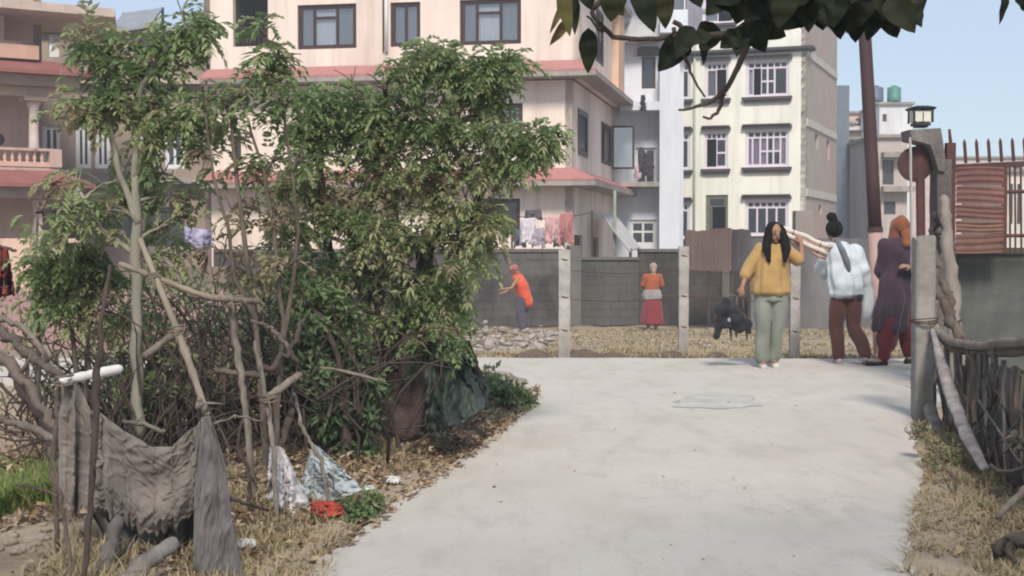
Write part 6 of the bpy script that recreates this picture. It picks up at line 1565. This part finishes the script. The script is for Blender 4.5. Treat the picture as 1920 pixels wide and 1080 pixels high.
# leaf litter
m_lit = leafmat('litter_leaf', [(.10,.055,.035),(.18,.11,.065),(.28,.19,.11),(.40,.32,.22),(.06,.04,.03)], .7, .1)
def litter(name,label,pts,L=(.02,.05)):
    mb = MB().colors(); o0=Vector(pts[0]); mb.off=o0
    for p in pts:
        p=Vector(p); p.z=max(ter(p.x,p.y),-.02)+random.uniform(.005,.05); d=Vector((random.gauss(0,1),random.gauss(0,1),random.gauss(0,.35))).normalized(); n=Vector((random.gauss(0,.5),random.gauss(0,.5),1)); n=(n-d*n.dot(d)).normalized()
        t_=random.random(); mb.cc=(t_,t_,t_,1); l=random.uniform(*L); leaf5(mb,p,d,n,l,l*.28,random.uniform(-.2,.6))
    o=mb.build(name,m_lit,None,False,o0); return tag(o,label,'leaf litter',kind='stuff')
litter('leaf_litter','brown leaf litter and debris along the left verge',scatter(9000,lverge(0,1.15),(1.6,-.25)),(.025,.065))
litter('leaf_litter','fallen leaves and chaff on the right verge',scatter(3500,rverge,(1.6,-.2)),(.02,.05))
litter('leaf_litter','dead leaves under the saplings',scatter(5000,lambda:(lambda p:Vector((p.x,p.y,0)))(G(random.uniform(0,700),random.uniform(770,1000)))),(.03,.07))
litter('road_debris','tiny stray leaves scattered on the road',[Vector((lerp_x(LE[:9],y)+random.random()*(2.4),y,.03)) for y in [random.uniform(5.5,13) for _ in range(70)]],(.015,.045))
# rubble along the field wall
m_rub = mat('pale_rubble',(.36,.32,.29),(.22,.19,.17),3,bump=.6)
mb = MB(); mb.off=P(950,600,30)
for k in range(300):
    px=random.gauss(950,80) if k<220 else random.uniform(1080,1700); D_=random.uniform(24,31.5); p=P(px,455,D_); p.z=ter(p.x,D_)+random.random()**2*(.28 if px<1045 else .05); r=random.uniform(.02,.12)**1.0*(1 if px<1050 else .6)
    mb.ball(p,r,r*random.uniform(.6,1.2),r*random.uniform(.3,.8),6,4,Matrix.Rotation(random.uniform(0,3),3,'Z') @ Matrix.Rotation(random.uniform(-.7,.7),3,'X'))
o=mb.build('rubble_heap',m_rub,None,False,mb.off); tag(o,'pale rubble and rubbish strewn along the foot of the far wall','rubble',kind='stuff')
mb = MB()
for px,py,r in ((1095,662,.32),(1150,668,.22),(1260,662,.25),(1225,668,.18),(1345,668,.2),(1000,668,.3)):
    p=P(px,455,17.25); c_=Vector((p.x,17.25,.0)); mb.grid(lambda u,v,c_=c_,r=r: c_+Vector((math.cos(u*6.283)*r*(1-v),math.sin(u*6.283)*r*.6*(1-v),.30*r*math.sin(v*1.57)+.02*noise.noise(Vector((u*6,v*5,r*9)))-.03*(1-v))),20,8,True)
o=mb.build('soil_mounds',mat('dark_mound_soil',(.13,.10,.075),(.08,.06,.045),8,bump=.8),None,True); tag(o,'dark lumps of soil on the bank lip',"soil",kind='stuff')
# stones at lower left
m_stone = mat('pale_field_stone',(.46,.38,.30),(.30,.24,.19),5,bump=.6,dist=.01,stain=(.22,.17,.14),stain_scale=4,stain_stretch=(1,1,1))
random.seed(55); protos=[]
for k in range(6):
    mb=MB(); mb.ball((0,0,0),1,.8,.45,10,7); o_=mb; me=bpy.data.meshes.new('stone'); 
    vv=[]
    for v in mb.v:
        v=Vector(v); v*=1+.35*noise.noise(v*1.6+Vector((k*5,0,0))); vv.append(v)
    me.from_pydata(vv,[],mb.f); me.materials.append(m_stone); me.polygons.foreach_set('use_smooth',[False]*len(me.polygons)); protos.append(me)
sizes = []
for k in range(64):
    px,py = random.uniform(-30,200),random.uniform(960,1085); p=G(px,py,-.05); r=random.uniform(.012,.05)
    o=bpy.data.objects.new('stone',random.choice(protos)); COL.objects.link(o); p.z=ter(p.x,p.y)+r*.2; o.location=p; o.scale=(r,r,r); o.rotation_euler=(random.uniform(-.3,.3),random.uniform(-.3,.3),random.uniform(0,6))
    tag(o,'small pale stone in the dry earth below the green patch','stone','stones in the dry earth at the lower left')

# ================================================================ TREE OVERHEAD (top right)
random.seed(91)
t = empty('shade_tree', (4.1,1.6,ter(4.1,1.6)), 'large-leaved dark tree hanging its twigs and leaves across the top right', 'tree')
O_ = Vector(t.location)
mb = MB(); mb.tube([V(0,0,-.2),V(-.03,.05,1.2),V(-.1,.2,2.4),V(-.3,.5,3.3),V(-.9,.9,4.2)],[.20,.17,.15,.12,.08],12,wob=.05); mb.build('trunk',m_wooddark,t,True)
def q3(px,py,D=3.0): return P(px,py,D)-O_
def twig(pts,r0,r1,nm='twig'):
    W_=[q3(*p) if len(p)==3 else q3(p[0],p[1]) for p in pts]; pp=[]
    for i,(a,b_) in enumerate(zip(W_,W_[1:])):
        for j in range(3): pp.append(a.lerp(b_,j/3)+Vector([random.gauss(0,.0012) for _ in range(3)]))
    pp.append(W_[-1]); N=len(pp); mb=MB(); mb.tube(pp,[r0+(r1-r0)*i/N for i in range(N)],7,wob=.06); return mb.build(nm,m_wooddark,t,True)
mb=MB(); mb.tube([V(-.1,.2,2.4),q3(2300,-300,2.8),q3(2000,-180,2.9),q3(1780,-120,3.0),q3(1560,-60),q3(1440,-10)],[.10,.05,.035,.025,.016,.009],8,wob=.05); mb.build('limb',m_wooddark,t,True)
twig([(1560,-60),(1400,-70),(1250,-50),(1150,-20),(1108,20)],.014,.005); twig([(1108,20),(1122,45),(1150,68),(1200,76),(1250,70),(1300,62)],.005,.006)
twig([(1440,-10),(1425,25),(1385,58),(1330,66),(1290,60),(1262,40)],.009,.005)
twig([(1455,0),(1420,60),(1396,95),(1384,125),(1366,160),(1350,178)],.008,.005); twig([(1362,165),(1335,190),(1305,202),(1272,206)],.006,.002); twig([(1356,178),(1348,205),(1334,222),(1318,219)],.005,.002)
twig([(1262,52),(1275,90),(1292,125),(1300,150),(1322,182)],.005,.002); twig([(1130,62),(1118,50),(1100,30)],.004,.002); twig([(1560,-60),(1620,-20),(1680,0),(1720,5)],.008,.004); twig([(1500,-30),(1520,10),(1560,30)],.006,.003); twig([(1780,-120),(1850,-60),(1886,-20)],.006,.003)
def bigleaf(b_, tp, wpx, tint, D=3.0, dD=0, roll=0.0):
    B_=q3(b_[0],b_[1],D); T_=q3(tp[0],tp[1],D+dD); d=T_-B_; L=d.length; d.normalize(); w=wpx*D/FPX/2
    view=V(0,-1,.12); n=(view-d*view.dot(d)).normalized(); s_=d.cross(n); n2=(n*math.cos(roll)+s_*math.sin(roll)); s2=d.cross(n2)
    mb=MB().colors(); mb.cc=(tint,tint,tint,1); nu,nv=6,9; ph=random.uniform(0,6); bend=random.uniform(-.12,.14)
    def f(u,v):
        pr=math.sin(math.pi*min(1,v**.8))**.75 if 0<v<1 else 0; pr*= (1.0-.25*v); x=(u-.5)*2*w*pr
        return B_+d*L*v+s2*(x+L*bend*v*v)+n2*(abs(x)*.35+.006*math.sin(v*14+ph)*pr-.10*L*v*v)
    mb.grid(f,nu,nv); return mb.build('leaf',m_leafbig,t,True)
LV=[((1070,-15),(1026,62),16,.85),((1052,-25),(1062,66),34,.72),((1078,-10),(1078,64),22,.3),((1075,30),(1024,82),22,.95),((1103,52),(1108,138),40,.28),((1150,-40),(1150,42),60,.5),((1130,-30),(1170,30),50,.6),((1195,-30),(1218,62),52,.15),((1238,-25),(1258,52),44,.55),
 ((1282,58),(1246,140),62,.05),((1300,50),(1262,104),46,.12),((1338,42),(1312,96),56,.42),((1330,60),(1300,85),36,.35),((1386,58),(1352,92),42,.3),((1395,50),(1380,104),44,.2),((1405,45),(1440,94),52,.25),((1320,80),(1322,122),14,.2),((1310,60),(1280,70),24,.3),((1420,45),(1475,68),48,.4),
 ((1440,0),(1395,52),56,.1),((1470,-10),(1468,55),60,.05),((1500,-10),(1500,50),62,.1),((1535,-20),(1540,58),64,.02),((1560,0),(1586,70),58,.04),((1600,-20),(1610,80),64,.03),((1585,-20),(1560,45),56,.1),((1640,-10),(1640,76),56,.08),((1650,0),(1688,70),62,.12),((1665,-20),(1738,42),72,.3),((1700,-40),(1732,30),60,.2),((1625,-10),(1598,66),50,.0),((1520,-10),(1500,40),50,.2),((1450,10),(1425,62),46,.2),
 ((1360,-20),(1330,30),56,.2),((1400,-20),(1385,40),60,.12),((1340,-30),(1375,20),50,.25),((1290,-40),(1310,15),50,.3),((1090,-40),(1110,18),44,.2),((1886,-25),(1883,46),17,.1),((1908,-30),(1928,22),40,.12)]
for b_,tp,w_,ti in LV: bigleaf(b_,tp,w_,ti,3.0+random.uniform(-.12,.12),random.uniform(-.03,.03),random.uniform(-.35,.35))
for k in range(85):
    x=random.uniform(1395,1700); y=random.uniform(-70,0); a=random.uniform(.3,2.8); L=random.uniform(55,85)
    bigleaf((x,y),(x+L*math.cos(a),min(60,y+L*math.sin(a))),random.uniform(40,62),random.random()*.45,3.0+random.uniform(-.2,.25),random.uniform(-.04,.04),random.uniform(-.7,.7))
# unseen crown above and behind the viewer, added to shade the hanging leaves
cr=MB().colors()
for k in range(5200):
    p=V(random.uniform(-2.6,5.2),random.uniform(-3.0,2.4),random.uniform(3.3,5.6))-O_
    if noise.noise(p*.9)<-.15: continue
    d=V(random.gauss(0,1),random.gauss(0,1),-.5).normalized(); n=V(random.gauss(0,.5),random.gauss(0,.5),1); n=(n-d*n.dot(d)).normalized(); ti=random.random()*.5; cr.cc=(ti,ti,ti,1); leaf5(cr,p,d,n,random.uniform(.09,.14),.035,.25)
o=cr.build('crown',m_leafbig,t); o['kind']='stuff'
mb=MB()
for k in range(9): branch_to(mb,V(-.9,.9,4.2),V(random.uniform(-2.5,5),random.uniform(-2.8,2.2),random.uniform(3.6,5.3))-O_,.045,.01)
o=mb.build('branches',m_wooddark,t,True); o['kind']='stuff'

# ================================================================ AIR
hz_ = MB(); hz_.box(-60,75,-8,135,-1.8,22); m = bpy.data.materials.new('thin_haze'); m.use_nodes=True; nt=m.node_tree; nt.nodes.clear()
out=nt.nodes.new('ShaderNodeOutputMaterial'); pv=nt.nodes.new('ShaderNodeVolumePrincipled'); pv.inputs['Color'].default_value=(.92,.94,.97,1); pv.inputs['Density'].default_value=.0026; pv.inputs['Anisotropy'].default_value=.2
nt.links.new(pv.outputs[0],out.inputs['Volume'])
tag(hz_.build('haze',m),kind='stuff')
